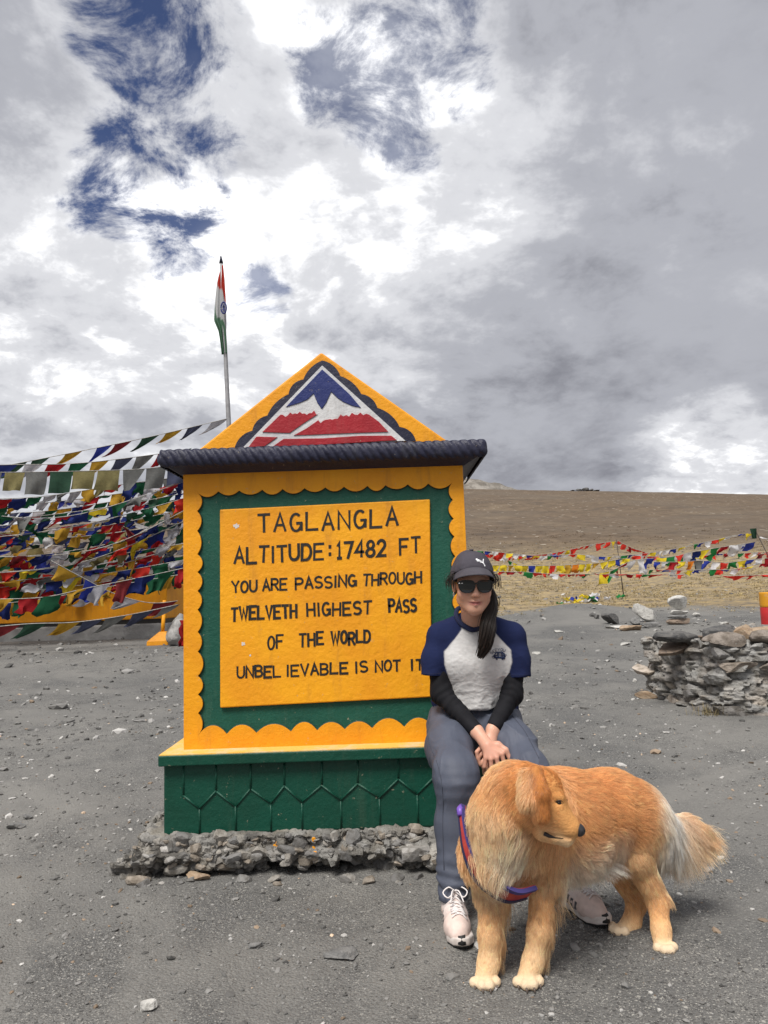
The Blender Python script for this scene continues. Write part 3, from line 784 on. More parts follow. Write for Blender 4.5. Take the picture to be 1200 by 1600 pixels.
b.prism([(BX0+ins, BZ0), (BX1-ins, BZ0), (BX1-ins, BZ1-.01), (BX0+ins, BZ1-.01)], fr(YB-.0005), .017, holes=[inner])
fb = b.build('scalloped_border', M_yel, sign); bevel(fb, .004, 2)
# thin dark tube along the scallops: shadow line of the relief, put in as colour
pts_ = [fr(YB-.006)(x, z, 0) for x, z in inner+inner[:1]]
b = MB(); b.tube(pts_, .0045, 6, cap=False); b.build('scallop_shadow_line', mat('painted_shadow_line', (.012, .035, .02), .6), sign, True)
# raised yellow board
c0 = pxz(345.5, 1105); c1 = pxz(674.5, 1088); c2 = pxz(671.5, 781); c3 = pxz(345, 797)
b = MB(); b.prism([c0, c1, c2, c3], fr(YB-.003), .020); bo = b.build('board', M_yel2, sign); bevel(bo, .006, 3)
YT = YB-.0225
# chips in the board paint
b = MB()
for px, py, rx, rz, sd_ in ((369, 822, .016, .013, 1), (380, 1006, .012, .010, 2), (391, 1024, .006, .006, 3)):
    cx, cz = pxz(px, py, YT); r_ = np.random.default_rng(sd_); th = np.linspace(0, 6.283, 15)[:-1]
    b.prism([(cx+rx*math.cos(a)*k, cz+rz*math.sin(a)*k) for a, k in zip(th, r_.uniform(.5, 1.15, 14))], fr(YT+.002), .0035)
b.build('paint_chip', mat('bare_plaster', (.60, .56, .52), .9), sign)

# ---- hand painted lettering: strokes on a unit cell, x 0..1, y 0..1
def arc(cx, cy, rx, ry, a0, a1, n=10): return [(cx+rx*math.cos(math.radians(a)), cy+ry*math.sin(math.radians(a))) for a in np.linspace(a0, a1, n)]
GL = {'T': [[(0, 1), (1, 1)], [(.5, 1), (.5, 0)]], 'A': [[(0, 0), (.5, 1), (1, 0)], [(.2, .34), (.8, .34)]],
      'G': [arc(.5, .5, .5, .5, 55, 330, 16)+[(1, .45)], [(.6, .45), (1, .45)], [(1, .45), (1, .05)]], 'L': [[(0, 1), (0, 0), (1, 0)]], 'N': [[(0, 0), (0, 1), (1, 0), (1, 1)]],
      'I': [[(.5, 1), (.5, 0)]], 'U': [[(0, 1), (0, .35)]+arc(.5, .35, .5, .35, 180, 360, 9)+[(1, 1)]],
      'D': [[(0, 0), (0, 1), (.45, 1)]+arc(.45, .5, .55, .5, 90, -90, 10)+[(0, 0)]], 'E': [[(1, 1), (0, 1), (0, 0), (1, 0)], [(0, .52), (.8, .52)]],
      'F': [[(1, 1), (0, 1), (0, 0)], [(0, .52), (.8, .52)]], 'Y': [[(0, 1), (.5, .5), (1, 1)], [(.5, .5), (.5, 0)]], 'O': [arc(.5, .5, .5, .5, 90, 450, 18)],
      'R': [[(0, 0), (0, 1), (.55, 1)]+arc(.55, .75, .42, .25, 90, -90, 8)+[(0, .5)], [(.45, .5), (1, 0)]],
      'P': [[(0, 0), (0, 1), (.55, 1)]+arc(.55, .74, .44, .26, 90, -90, 8)+[(0, .48)]],
      'S': [arc(.5, .75, .47, .25, 40, 270, 10)+arc(.5, .25, .49, .25, 90, -140, 10)], 'H': [[(0, 0), (0, 1)], [(1, 0), (1, 1)], [(0, .5), (1, .5)]],
      'W': [[(0, 1), (.25, 0), (.5, .8), (.75, 0), (1, 1)]], 'V': [[(0, 1), (.5, 0), (1, 1)]],
      'B': [[(0, 0), (0, 1), (.5, 1)]+arc(.5, .76, .42, .24, 90, -90, 8)+[(0, .52)], [(0, .52), (.52, .52)]+arc(.52, .26, .46, .26, 90, -90, 8)+[(0, 0)]],
      ':': [[(.5, .80), (.5, .70)], [(.5, .32), (.5, .22)]], '1': [[(.15, .82), (.5, 1), (.5, 0)], [(.15, 0), (.85, 0)]], '7': [[(0, 1), (1, 1), (.4, 0)]],
      '4': [[(.75, 0), (.75, 1), (0, .3), (1, .3)]], '8': [arc(.5, .75, .40, .25, -90, 270, 14), arc(.5, .25, .5, .25, 90, 450, 14)],
      '2': [arc(.5, .72, .46, .28, 165, -40, 10)+[(.05, 0), (1, 0)]]}
zlift = [0]
def stroke(b, pts, wd, r_):
    pts = [np.array(p) for p in pts]
    pts = [p for i, p in enumerate(pts) if i == 0 or np.linalg.norm(p-pts[i-1]) > .0012]
    # each stroke is a thin bar with rounded corners, a hair thicker than the one before so no two faces coincide
    closed = np.linalg.norm(pts[0]-pts[-1]) < 1e-6
    L, Rr = [], []
    n = len(pts)
    for i in range(n):
        a = pts[i-1] if i else (pts[-2] if closed else None); c = pts[i+1] if i < n-1 else (pts[1] if closed else None)
        d1 = (pts[i]-a)/np.linalg.norm(pts[i]-a) if a is not None else None; d2 = (c-pts[i])/np.linalg.norm(c-pts[i]) if c is not None else None
        if d1 is None: d1 = d2
        if d2 is None: d2 = d1
        n1 = np.array([-d1[1], d1[0]]); n2 = np.array([-d2[1], d2[0]]); m_ = n1+n2; m_ = m_/max(np.linalg.norm(m_), 1e-6)
        k = 1/max(np.dot(m_, n1), .45); ww = wd/2*(1+r_.normal(0, .06))
        p = pts[i].copy()
        if not closed and i == 0: p = p-d2*wd*.35
        if not closed and i == n-1: p = p+d1*wd*.35
        L.append(p+m_*ww*k); Rr.append(p-m_*ww*k)
    zlift[0] = (zlift[0]+1) % 7
    t1 = .0016+.00022*zlift[0]
    f = fr(YT); V = []; F = []
    for l, r2 in zip(L, Rr): V += [f(l[0], l[1], t1), f(r2[0], r2[1], t1), f(l[0], l[1], -.001), f(r2[0], r2[1], -.001)]
    for i in range(n-1):
        q = 4*i; F += [(q, q+4, q+5, q+1), (q, q+2, q+6, q+4), (q+1, q+5, q+7, q+3)]
    F += [(0, 1, 3, 2), (4*n-4, 4*n-2, 4*n-1, 4*n-3)]
    b.add(V, F)
def word(b, txt, x0, x1, yl0, yl1, yr0, yr1, xl, xr, wpx, wide=None, gapf=.42):
    """txt between px x0..x1; baseline/cap height interpolated along the line (yl0 top, yl1 bottom at xl; yr at xr)"""
    r_ = np.random.default_rng(len(txt)*31+int(x0))
    ws = np.array([.28 if c in 'I:' else (.55 if c == '1' else (1.35 if c == 'W' else 1.0)) for c in txt]); tot = ws.sum()+gapf*(len(txt)-1); u = (x1-x0)/tot; x = x0
    for c, wv in zip(txt, ws):
        cw = wv*u; jy = r_.normal(0, .7); tl = r_.normal(0, .02)
        for st in GL[c]:
            P = []
            for (gx, gy) in st:
                px = x+(gx if c not in 'I:' else .5)*cw+tl*(gy-.5)*20; tt = (px-xl)/(xr-xl)
                top = yl0+(yr0-yl0)*tt; bot = yl1+(yr1-yl1)*tt
                P.append(pxz(px, bot+(top-bot)*gy+jy, YT))
            stroke(b, P, .87*wpx*YT/FPX*r_.uniform(.92, 1.08), r_)
        x += cw+gapf*u
LINES = [[('TAGLANGLA', 404, 621, 4.6, .48)], [('ALTITUDE', 367, 505, 4.6, .38), (':', 512, 519, 5.2, .4), ('17482', 527, 602, 4.9, .42), ('FT', 625, 656, 4.4, .5)],
         [('YOU', 363, 401, 3.6, .35), ('ARE', 411, 448, 3.7, .35), ('PASSING', 462, 556, 3.9, .36), ('THROUGH', 568, 658, 3.6, .36)],
         [('TWELVETH', 362, 463, 4.5, .42), ('HIGHEST', 480, 580, 3.8, .42), ('PASS', 608, 650, 4.5, .38)],
         [('OF', 419, 442, 3.8, .4), ('THE', 468, 505, 3.9, .42), ('WORLD', 518, 578, 4.6, .40)],
         [('UNBEL', 371, 438, 3.6, .34), ('IEVABLE', 448, 543, 3.6, .36), ('IS', 555, 574, 3.6, .4), ('NOT', 587, 625, 3.6, .36), ('IT', 642, 661, 3.6, .5)]]
EXT = [(806, 832.5, 794, 821, 402, 622), (857, 881, 841, 865, 365, 656), (908, 925, 893, 910, 361, 660), (949.5, 969, 935, 954, 361, 651), (993, 1013, 985, 1003, 418, 578), (1043, 1060, 1030, 1046, 369, 660)]
for ln, ex in zip(LINES, EXT):
    b = MB()
    for (tx, x0, x1, wpx, gp) in ln: word(b, tx, x0, x1, *ex, wpx, gapf=gp)
    b.build('lettering', M_blk, sign)

# ---- gable with the mountain emblem
ap = pxz(501.8, 550); sl_ = (ap[1]-1.864)/.584
zb_ = 1.80; hw = (ap[1]-zb_)/sl_
b = MB(); b.prism([(ap[0]-hw, zb_), (ap[0]+hw, zb_), ap], fr(YB+.30), .30); gb = b.build('gable', M_yel, sign); bevel(gb, .010, 3)
def zz(lst): return [pxz(230+x/2.1818, 540+y/2.1818) for x, y in lst]
tri_l, tri_t, tri_r = zz([(298, 352), (597, 52), (916, 326)])
def scal_line(p, q, n, bulge): return scallop(p, q, n, bulge)
out_ = scallop(tri_t, tri_l, 5, -.016) + scallop(tri_l, tri_r, 1, 0)[:1] + [tri_r] + scallop(tri_r, tri_t, 5, -.016)[1:]
b = MB(); b.prism(out_, fr(YB), .006); b.build('emblem_ground', M_navy, sign)
b = MB(); b.prism(zz([(328, 349), (597, 70), (880, 326)]), fr(YB-.0055), .005); em = b.build('mountain_emblem', M_wht, sign)
def plate(nm, lst, m, dd=.0045):
    b = MB(); b.prism(zz(lst), fr(YB-.010), dd); o = b.build(nm, m, em); bevel(o, .0015, 1)
plate('blue_peak', [(597, 84), (640, 122), (690, 168), (729, 214), (700, 208), (668, 194), (648, 180), (628, 160), (612, 196), (596, 219), (580, 196), (568, 166), (548, 186), (520, 198), (474, 212), (500, 184), (548, 135)], M_blue)
r_ = np.random.default_rng(4)
def rag(x0, y0, x1, y1, n=16, a=4): return [(x0+(x1-x0)*t, y0+(y1-y0)*t+r_.normal(0, a)) for t in np.linspace(0, 1, n)]
plate('red_slope', rag(456, 240, 578, 229)+[(582, 236), (530, 270), (487, 300), (394, 297)], M_red)
plate('red_slope', rag(584, 264, 640, 252, 8)+rag(650, 246, 756, 233, 12)+[(790, 262), (822, 296), (700, 300), (560, 306), (501, 308), (545, 284)], M_red)
plate('red_slope', [(374, 312), (446, 314), (424, 330), (402, 345), (346, 349)], M_red)
plate('red_slope', [(466, 320), (600, 318), (730, 309), (832, 309), (852, 325), (600, 340), (428, 347)], M_red)

# ---- rope-twist cornice along front and sides
CX0, CX1, CY0, CY1, CZ0, CZ1 = -1.003, .462, 3.300, 4.14, 1.766, 1.842
b = MB(); b.box((CX0+.012, CY0+.012, CZ0+.006), (CX1-.012, CY1, CZ1-.006)); cor = b.build('cornice', M_navy, sign)
def soffit():
    b = MB(); z1 = CZ0+.007; z0 = 1.742
    lo = [(CX0+.02, CY0+.02, z1), (CX1-.02, CY0+.02, z1), (CX1-.02, CY1-.005, z1), (CX0+.02, CY1-.005, z1)]
    hi = [(BX0-.004, YB-.022, z0), (BX1+.004, YB-.022, z0), (BX1+.004, 4.085, z0), (BX0-.004, 4.085, z0)]
    b.add(lo+hi, [(0, 1, 2, 3), (4, 5, 6, 7)]+[(i, (i+1) % 4, 4+(i+1) % 4, 4+i) for i in range(4)])
    b.build('soffit', M_navy, cor)
soffit()
def rope():
    path = [np.array((CX0, CY1)), np.array((CX0, CY0)), np.array((CX1, CY0)), np.array((CX1, CY1))]
    V = []; nv = 15; us = []; u0 = 0
    for a, c in zip(path[:-1], path[1:]):
        L = np.linalg.norm(c-a); n = int(L/.0045); t = (c-a)/L; nn = np.array([t[1], -t[0]])
        for k in range(n):
            us.append((a+t*L*k/n, nn, u0+L*k/n, min(k/n*L, L-k/n*L)))
        u0 += L
    us.append((path[-1], nn, u0, 0))
    P = []
    for (p, nn, u, edge) in us:
        for j in range(nv):
            v = j/(nv-1); a = (v-.5)*math.pi*.98
            out = .020*math.cos(a)-.006; z = (CZ0+CZ1)/2+(CZ1-CZ0)/2*math.sin(a)*(1.0)
            ph = (u*1.0+(v-.5)*.075)/.0405
            rd = .011*(abs(math.sin(math.pi*ph))**.6-.5)
            fe = min(1, edge/.02) if edge < .02 else 1
            q = p+nn*(out*1+rd*math.cos(a))*1.0
            P.append((q[0], q[1], z+rd*math.sin(a)*.8))
    n = len(us); F = [(i*nv+j, (i+1)*nv+j, (i+1)*nv+j+1, i*nv+j+1) for i in range(n-1) for j in range(nv-1)]
    P = np.array(P); P += (.0016*fbm(P, 22, 3, .6, 5))[:, None]
    o = mk('rope_moulding', P, F, M_navy, cor, True)
    bm = bmesh.new(); bm.from_mesh(o.data); bmesh.ops.recalc_face_normals(bm, faces=bm.faces); bm.to_mesh(o.data); bm.free()
    # top cap over the moulding
    b = MB(); b.box((CX0-.002, CY0-.002, CZ1-.012), (CX1+.002, CY1, CZ1-.001)); b.build('cornice_top', M_navy, cor)
rope()

# ---- plinth: ledge, block with hexagon beading, rubble footing
LX0, LX1, LY0 = -1.012, .460, 3.290
b = MB(); b.box((LX0, LY0, .450), (LX1, 4.18, .496)); led = b.build('ledge', M_grnp, sign); bevel(led, .006, 3)
b = MB(); b.box((LX0+.004, LY0+.004, .494), (LX1-.004, 4.176, .4995)); b.build('ledge_top', M_yled, led)
YP = 3.332; PX0, PX1, PZ0 = -1.000, .450, .150
b = MB(); b.box((PX0, YP, PZ0), (PX1, 4.14, .452)); pl = b.build('plinth', M_grnp, sign); bevel(pl, .010, 3)
def z3(x, y): return pxz(180+x/2.2222, 1120+y/2.2222, YP)
tops = [(237, 170, 274), (350, 168, 258), (470, 166, 250), (587, 160, 240), (717, 155, 238), (842, 150, 232), (983, 138, 216), (1107, 133, 210), (1235, 128, 200)]
vals = [(293, 318), (418, 312), (540, 300), (648, 296), (783, 288), (917, 280), (1048, 268), (1172, 258)]
b = MB()
def bead(p, q, wd=.010):
    p, q = np.array(p), np.array(q); dv = (q-p)/np.linalg.norm(q-p); nn = np.array([-dv[1], dv[0]])*wd/2; f = fr(YP); zlift[0] = (zlift[0]+1) % 7; h_ = .0052+.0004*zlift[0]
    V = []
    for c in (p-dv*.003, q+dv*.003):
        for s_, hh in ((-1, -.001), (-.5, h_), (.5, h_), (1, -.001)): V.append(f(c[0]+nn[0]*s_, c[1]+nn[1]*s_, hh))
    b.add(V, [(0, 1, 5, 4), (1, 2, 6, 5), (2, 3, 7, 6), (0, 3, 2, 1), (4, 5, 6, 7)])
for i, (x, y0, y1) in enumerate(tops):
    bead(z3(x, y0), z3(x, y1))
    if i < len(vals): bead(z3(x, y1), z3(*vals[i]))
    if i > 0: bead(z3(x, y1), z3(*vals[i-1]))
for x, y in vals: bead(z3(x, y), (z3(x, y)[0], PZ0+.01))
b.build('hexagon_beading', M_grnp, pl, True)

def footing():
    s = SDF((-1.36, 3.04, -.06), (.78, 4.35, .30), .010)
    r_ = np.random.default_rng(21)
    ax = [s.lo[q]+s.h*np.arange(s.n[q]) for q in range(3)]
    P = np.stack(np.meshgrid(*ax, indexing='ij'), -1)
    n1 = fbm(P.reshape(-1, 3), 6, 3, .6, 2).reshape(P.shape[:-1])
    q = np.stack([np.abs(P[..., 0]+.275)-.775, np.abs(P[..., 1]-3.74)-.425, np.abs(P[..., 2]-.045)-.115], -1)
    dd = np.linalg.norm(np.maximum(q, 0), axis=-1)+np.minimum(q.max(-1), 0)-.03
    # swells out half way down and is washed hollow along its foot
    n2 = np.abs(fbm((P*np.array([1, 1, 1.6])).reshape(-1, 3), 11, 3, .6, 12)).reshape(P.shape[:-1])
    hollow = np.clip(.5+1.3*vnoise(P.reshape(-1, 3)*[1, 0, 0], 3.1, 9).reshape(P.shape[:-1]), 0, 1.1)*(P[..., 1] < 3.5)
    dd = dd+.040*n1+.030*n2-.045*np.exp(-((P[..., 2]-.075)/.045)**2)+.085*np.exp(-((P[..., 2]+.005)/.045)**2)*hollow
    dd = np.minimum(dd, np.linalg.norm(np.stack([(P[..., 0]+1.10)/1.0, np.maximum(np.abs(P[..., 1]-3.65)-.3, 0), (P[..., 2]-.0)/.8], -1), axis=-1)-.10+.05*n1+.03*n2)
    s.f = dd.astype(np.float32)
    s.plane((0, 0, .160), (0, 0, 1))
    V, F = s.mesh(); N = vnormals(V, F)
    dsp, cid, jn = facets(V, 1500, 8, .011, .38, (1, 1, 1.6), .010, .010)
    V = V+N*(dsp*np.where(V[:, 2] > .135, .4, 1)+.005*fbm(V, 34, 3, .65, 7))[:, None]
    pal = np.array([(.27, .26, .243), (.22, .212, .20), (.32, .302, .272), (.18, .175, .168), (.36, .34, .31), (.29, .268, .232)])
    r3 = np.random.default_rng(5); C = (pal[r3.integers(0, 6, 1500)]*r3.uniform(.8, 1.2, (1500, 1)))[cid]
    mo = np.clip(.45+1.2*fbm(V, 5, 3, .6, 44), 0, 1)[:, None]; C = C*(1-mo)+np.array([.27, .262, .245])*mo
    def ex(t, tc, c):
        c = t.mix(t.ramp(t.noise(tc, 22, 6, .7), .45, .62), c, (.25, .238, .215))
        c = t.mix(t.math('LESS_THAN', t.voro(tc, 34), .26), c, (.31, .295, .27))
        return c
    mm = mat('rubble_concrete', (1, 1, 1), .95, (.68, .66, .63), 9, 7, .4, .6, bump=1.0, bscale=75, bdist=.012, spec=.15, vcol=True)
    ft = mk('footing', V, F, mm, sign, False, C)
    bv = BVHTree.FromPolygons([Vector(v) for v in V], [list(map(int, f)) for f in F])
    b = MB(); cols = [np.array(c) for c in ((.24, .234, .225), (.33, .31, .28), (.19, .185, .18), (.30, .262, .22), (.38, .365, .345))]
    for k in range(420):
        x = r_.uniform(-1.12, .66); z = r_.uniform(.0, .15)
        h = bv.ray_cast(Vector((x, 2.9, z)), Vector((0, 1, 0)))
        if h[0] is None: continue
        sz = np.exp(r_.normal(math.log(.026), .50)); W, G = rock((sz*r_.uniform(1, 1.8), sz*1.1, sz*r_.uniform(.45, .9)), 2000+k, cuts=7, base=ICO2, rough=.04, slab=True)
        W = W@rotm(*r_.uniform(-.45, .45, 3)).T+np.array(h[0])+[0, .006, 0]; b.add(W, G, cols[int(r_.integers(5))]*r_.uniform(.75, 1.2))
    for k in range(26):        # stones dropped along its foot
        x = r_.uniform(-1.1, .66); y = 3.22-r_.uniform(0, .07); sz = np.exp(r_.normal(math.log(.036), .4)); W, G = rock((sz*1.5, sz*1.1, sz*.6), 2600+k, cuts=7, base=ICO2, rough=.04, slab=True)
        W = W@rotm(*r_.uniform(-.5, .5, 3)).T; b.add(W+[x, y, gz1(x, y)+sz*.12], G, cols[int(r_.integers(5))]*r_.uniform(.7, 1.1))
    b.build('embedded_stones', mat('footing_stone', (1, 1, 1), .92, (.6, .58, .55), 30, 6, .4, .65, bump=.7, bscale=90, bdist=.006, vcol=True, spec=.2), ft, False, False, True)
    b = MB()
    for px, py in ((430, 1322), (490, 1312), (491, 1325), (492, 1333), (451, 1327), (432, 1319)):
        rr_ = ray(px, py); h = bv.ray_cast(Vector((0, 0, H)), Vector(rr_).normalized())
        if h[0]:
            W, G = rock((.018, .006, .022), px*7+py, cuts=5, base=ICO2); b.add(W+np.array(h[0]), G)
    if b.n: b.build('paint_splash', M_yel, ft)
footing()

# ================================================================== prayer flags
def cloth(name, c):
    def ex(t, tc, q):
        # faint rows of printed script
        sp = t.node('ShaderNodeMapping'); sp.inputs['Scale'].default_value = (1, 1, 3.2); t.l.new(tc, sp.inputs[0])
        return t.mix(t.math('MULTIPLY', t.ramp(t.noise(sp.outputs[0], 26, 3, .6), .52, .6), .28), q, (c[0]*.35+.01, c[1]*.35+.01, c[2]*.35+.015))
    return mat(name, c, .85, tuple(np.array(c)*.78), 5, 4, .35, .65, extra=ex, trans=.32, spec=.15, bump=.4, bscale=45, bdist=.01)
FC = dict(b=cloth('flag_blue', (.018, .030, .145)), w=cloth('flag_white', (.48, .48, .52)), r=cloth('flag_red', (.36, .017, .022)), g=cloth('flag_green', (.015, .095, .045)),
          y=cloth('flag_yellow', (.50, .29, .035)), k=cloth('flag_faded_grey', (.17, .175, .17)), o=cloth('flag_khaki', (.27, .24, .11)), s=cloth('flag_slate', (.075, .085, .14)),
          m=cloth('flag_maroon', (.22, .03, .035)), d=cloth('flag_dark_green', (.035, .085, .055)), O=cloth('flag_orange', (.66, .20, .02)),
          R=cloth('flag_bright_red', (.68, .045, .03)), B=cloth('flag_bright_blue', (.035, .055, .33)), W=cloth('flag_bright_white', (.74, .74, .76)), Y=cloth('flag_bright_yellow', (.78, .60, .04)), G=cloth('flag_bright_green', (.025, .21, .055)))
M_rope = mat('flag_cord', (.42, .41, .38), .9, (.22, .21, .2), 20)

def smooth_path(P, n):
    P = np.asarray(P, float); m = len(P)
    if m == 2: t = np.linspace(0, 1, n)[:, None]; return P[0]*(1-t)+P[1]*t
    E = np.concatenate([[2*P[0]-P[1]], P, [2*P[-1]-P[-2]]]); out = []
    for i in range(m-1):
        p0, p1, p2, p3 = E[i:i+4]; k = max(2, n//(m-1)+1)
        for t in np.linspace(0, 1, k, endpoint=(i == m-2)):
            out.append(.5*((2*p1)+(-p0+p2)*t+(2*p0-5*p1+4*p2-p3)*t*t+(-p0+3*p1-3*p2+p3)*t**3))
    return np.array(out)
def flag_string(P, seq, label, group, w=.40, h=.40, gap=.03, blow=(.1, .6), tri=.25, seed=0, cord=.007, res=5, crumple=.0, wind=(-1.0, .35), name='prayer_flag_string', sag=0):
    r = np.random.default_rng(seed)
    pts = smooth_path(P, 80)
    if sag: pts = pts-np.outer(sag*4*np.linspace(0, 1, len(pts))*(1-np.linspace(0, 1, len(pts))), [0, 0, 1])
    seg = np.linalg.norm(np.diff(pts, axis=0), axis=1); S = np.concatenate([[0], np.cumsum(seg)])
    def pt(s): return np.array([np.interp(s, S, pts[:, k]) for k in range(3)])
    mid = pts[len(pts)//2]
    root = empty(name, (mid[0], mid[1], gz1(mid[0], mid[1])), label, 'prayer flags', group)
    b = MB(); b.tube(pts[::4] if len(pts) > 30 else pts, cord, 4); b.build('cord', M_rope, root, True)
    s = r.uniform(0, w*.5); k = int(r.integers(len(seq)))
    while s+w < S[-1]:
        c = seq[k % len(seq)]; k += 1
        ww = w*r.uniform(.85, 1.1); hh = h*r.uniform(.8, 1.12)
        bl = r.uniform(*blow); tw = r.normal(0, .25); narrow = r.uniform(.55, .92) if r.random() < tri else r.uniform(0, .18)
        ph = r.uniform(0, 6.28); fq = r.uniform(.7, 1.6); am = r.uniform(.02, .085)*w/.4
        V = []
        for i in range(res+1):
            v = i/res
            for j in range(res+1):
                u = j/res
                uu = u*(1-narrow*v) if r is not None else u
                p = pt(s+ww*uu)
                ang = bl*1.25*(.55+.45*v)
                dn = v*hh*math.cos(ang); lat = v*hh*math.sin(ang)
                q = p+np.array([wind[0]*lat, wind[1]*lat, -dn])
                wv = am*v*math.sin(ph+fq*6.28*u+2.2*v)+tw*v*v*hh*(u-.5)
                q = q+np.array([.15*wv, -wv, .25*wv*(u-.5)])
                q[2] -= .02*w*math.sin(math.pi*u)*(1-v)
                V.append(q)
        if crumple:
            V = np.array(V); vv = np.repeat(np.arange(res+1)/res, res+1)[:, None]; V = V+np.stack([vnoise(V, 7/w*.3, k*7+q) for q in (1, 2, 3)], 1)*crumple*w*(.15+.85*vv)
        n = res+1; F = np.array([(i*n+j, i*n+j+1, (i+1)*n+j+1, (i+1)*n+j) for i in range(res) for j in range(res)])
        mk('flag', V, F, FC[c], root, True)
        s += ww+gap*r.uniform(.3, 2)
    return root

GL_ = 'prayer flag strings in the dense bunch left of the sign'
def pth(l): return [at(*q) for q in l]
# the three separate strings at the top
flag_string(pth([(-70, 738, 15.2), (0, 729, 15.3), (150, 700, 15.6), (250, 679, 15.9), (372, 650, 16.3)]), 'dyBmdyswrd', 'topmost sparse prayer flag string running up to the flagpole', GL_, .36, .42, .18, (.5, .8), 1.0, 1)
flag_string(pth([(-70, 728, 14.6), (20, 726, 14.7), (120, 724, 14.9), (235, 711, 15.3), (300, 700, 15.6)]), 'rgybwrgysk', 'second prayer flag string from the top, small pennants against the sky', GL_, .34, .40, .07, (.35, .65), 1.0, 2)
flag_string(pth([(-70, 737, 14.0), (10, 738, 14.1), (127, 736, 14.3), (230, 732, 14.6), (310, 720, 15.0)]), 'rdkokdookks', 'third prayer flag string from the top with big faded grey and khaki squares', GL_, .40, .40, .03, (0, .12), .1, 3)
ROWS = [(782, 776, 756, 738), (796, 789, 770, 750), (803, 797, 780, 758), (815, 808, 788, 764), (826, 815, 795, 772), (836, 826, 806, 778), (848, 836, 816, 786), (858, 848, 824, 797), (864, 856, 836, 806),
        (872, 866, 846, 812), (880, 874, 852, 824), (889, 881, 858, 834), (898, 888, 866, 842), (909, 897, 876, 850), (918, 906, 886, 860), (928, 912, 893, 866), (934, 922, 904, 880), (944, 932, 912, 884), (951, 936, 913, 892)]
LOOK = ['pale string of washed out flags', 'string with many blue flags', 'string of narrow wind rolled flags', 'string of white and yellow flags', 'string with big blue and green squares',
        'string with a crumpled yellow flag', 'string of red and blue flags', 'string of twisted green flags', 'string with a row of dark blue flags', 'string of flags flipped over the cord', 'string of mixed small flags',
        'string with grey and white flags', 'string with yellow squares', 'string with rolled red flags', 'string with a big green flag', 'string carrying white printed flags', 'golden cord with yellow flags',
        'string of large red and yellow flags', 'string of big red, green and yellow squares']
ORD = ['first', 'second', 'third', 'fourth', 'fifth', 'sixth', 'seventh', 'eighth', 'ninth', 'tenth', 'eleventh', 'twelfth', 'thirteenth', 'fourteenth', 'fifteenth', 'sixteenth', 'seventeenth', 'eighteenth', 'nineteenth']
SEQ = ['kwyorbgw', 'yBwrgybw', 'bwgybrgs', 'gybwrdgb', 'wbBygbwd', 'yBgwrbyo', 'rbygwyBr', 'dgbrgyob', 'bByobwgs', 'ryBwgrby', 'gbyrwdyB', 'wkbgyrBw', 'yobgwyrb', 'rRbwygrm', 'gwbrygBd', 'wybRgwbY', 'yyrygyrb', 'ryywrgby', 'rbgyrdwy']
for k, row in enumerate(ROWS):
    Y = 14.4+(k % 3)*.55-.03*k; r_ = np.random.default_rng(100+k)
    xs = (-75, 60, 190, 330)
    P = [(x, y+r_.normal(0, 1.2), Y+.35*i) for i, (x, y) in enumerate(zip(xs, row))]
    sm = k < 14
    flag_string(pth(P), SEQ[k], '%s, %s row under the grey squares' % (LOOK[k], ORD[k]), GL_, .25 if sm else .29, (.19+.08*r_.random()) if sm else .27, .015, (.0, 1.0) if sm else (0, .7), .25, 200+k, .007, 6, .38, (-1.0, r_.uniform(-.3, .9)))
# loose strings that slant through the bunch from front to back
for k, (a_, b_, c_) in enumerate((((-70, 800), (110, 806), (320, 742)), ((-70, 846), (120, 822), (320, 770)), ((-70, 872), (150, 858), (320, 782)), ((-70, 900), (130, 878), (320, 800)), ((-70, 826), (100, 840), (320, 812)), ((-70, 918), (150, 890), (320, 842)))):
    flag_string(pth([(a_[0], a_[1], 13.9), (b_[0], b_[1], 14.0+.1*k), (c_[0], c_[1], 15.2)]), ('wrbYgk', 'gyRwbd', 'bwyrgm', 'RYbgwo', 'ygrbWs', 'wBgyrk')[k], ('loose cord of white and red flags', 'loose cord of green and yellow flags', 'loose cord of blue and white flags', 'loose cord of bright red flags', 'loose cord of yellow flags', 'loose cord of pale and blue flags')[k]+', slanting across %s rows' % ('the top', 'the upper', 'the middle', 'the lower middle', 'the upper middle', 'the lower')[k], GL_, .30, .25, .05, (.1, 1.2), .5, 500+k, .008, 6, .7)
# a crossing string and the two low ones in front of the concrete
flag_string(pth([(80, 876, 13.2), (130, 903, 13.4), (180, 928, 13.7), (235, 942, 14.0), (285, 938, 14.3)]), 'wmgyB', 'string crossing down across the bunch to the striped post', GL_, .42, .34, .12, (.2, .5), .6, 300)
flag_string(pth([(-60, 985, 12.4), (40, 975, 12.6), (120, 972, 12.8), (205, 960, 13.3), (290, 942, 13.8)]), 'skmdysk', 'low string of faded triangles in front of the concrete wall', GL_, .36, .36, .10, (.45, .75), 1.0, 301)
flag_string(pth([(-60, 936, 13.0), (60, 934, 13.1), (140, 918, 13.3), (240, 898, 13.6), (320, 880, 13.9)]), 'rgywmbgry', 'hanging string of larger flags over the yellow band', GL_, .34, .30, .05, (0, .5), .3, 302, .007, 6, .35)

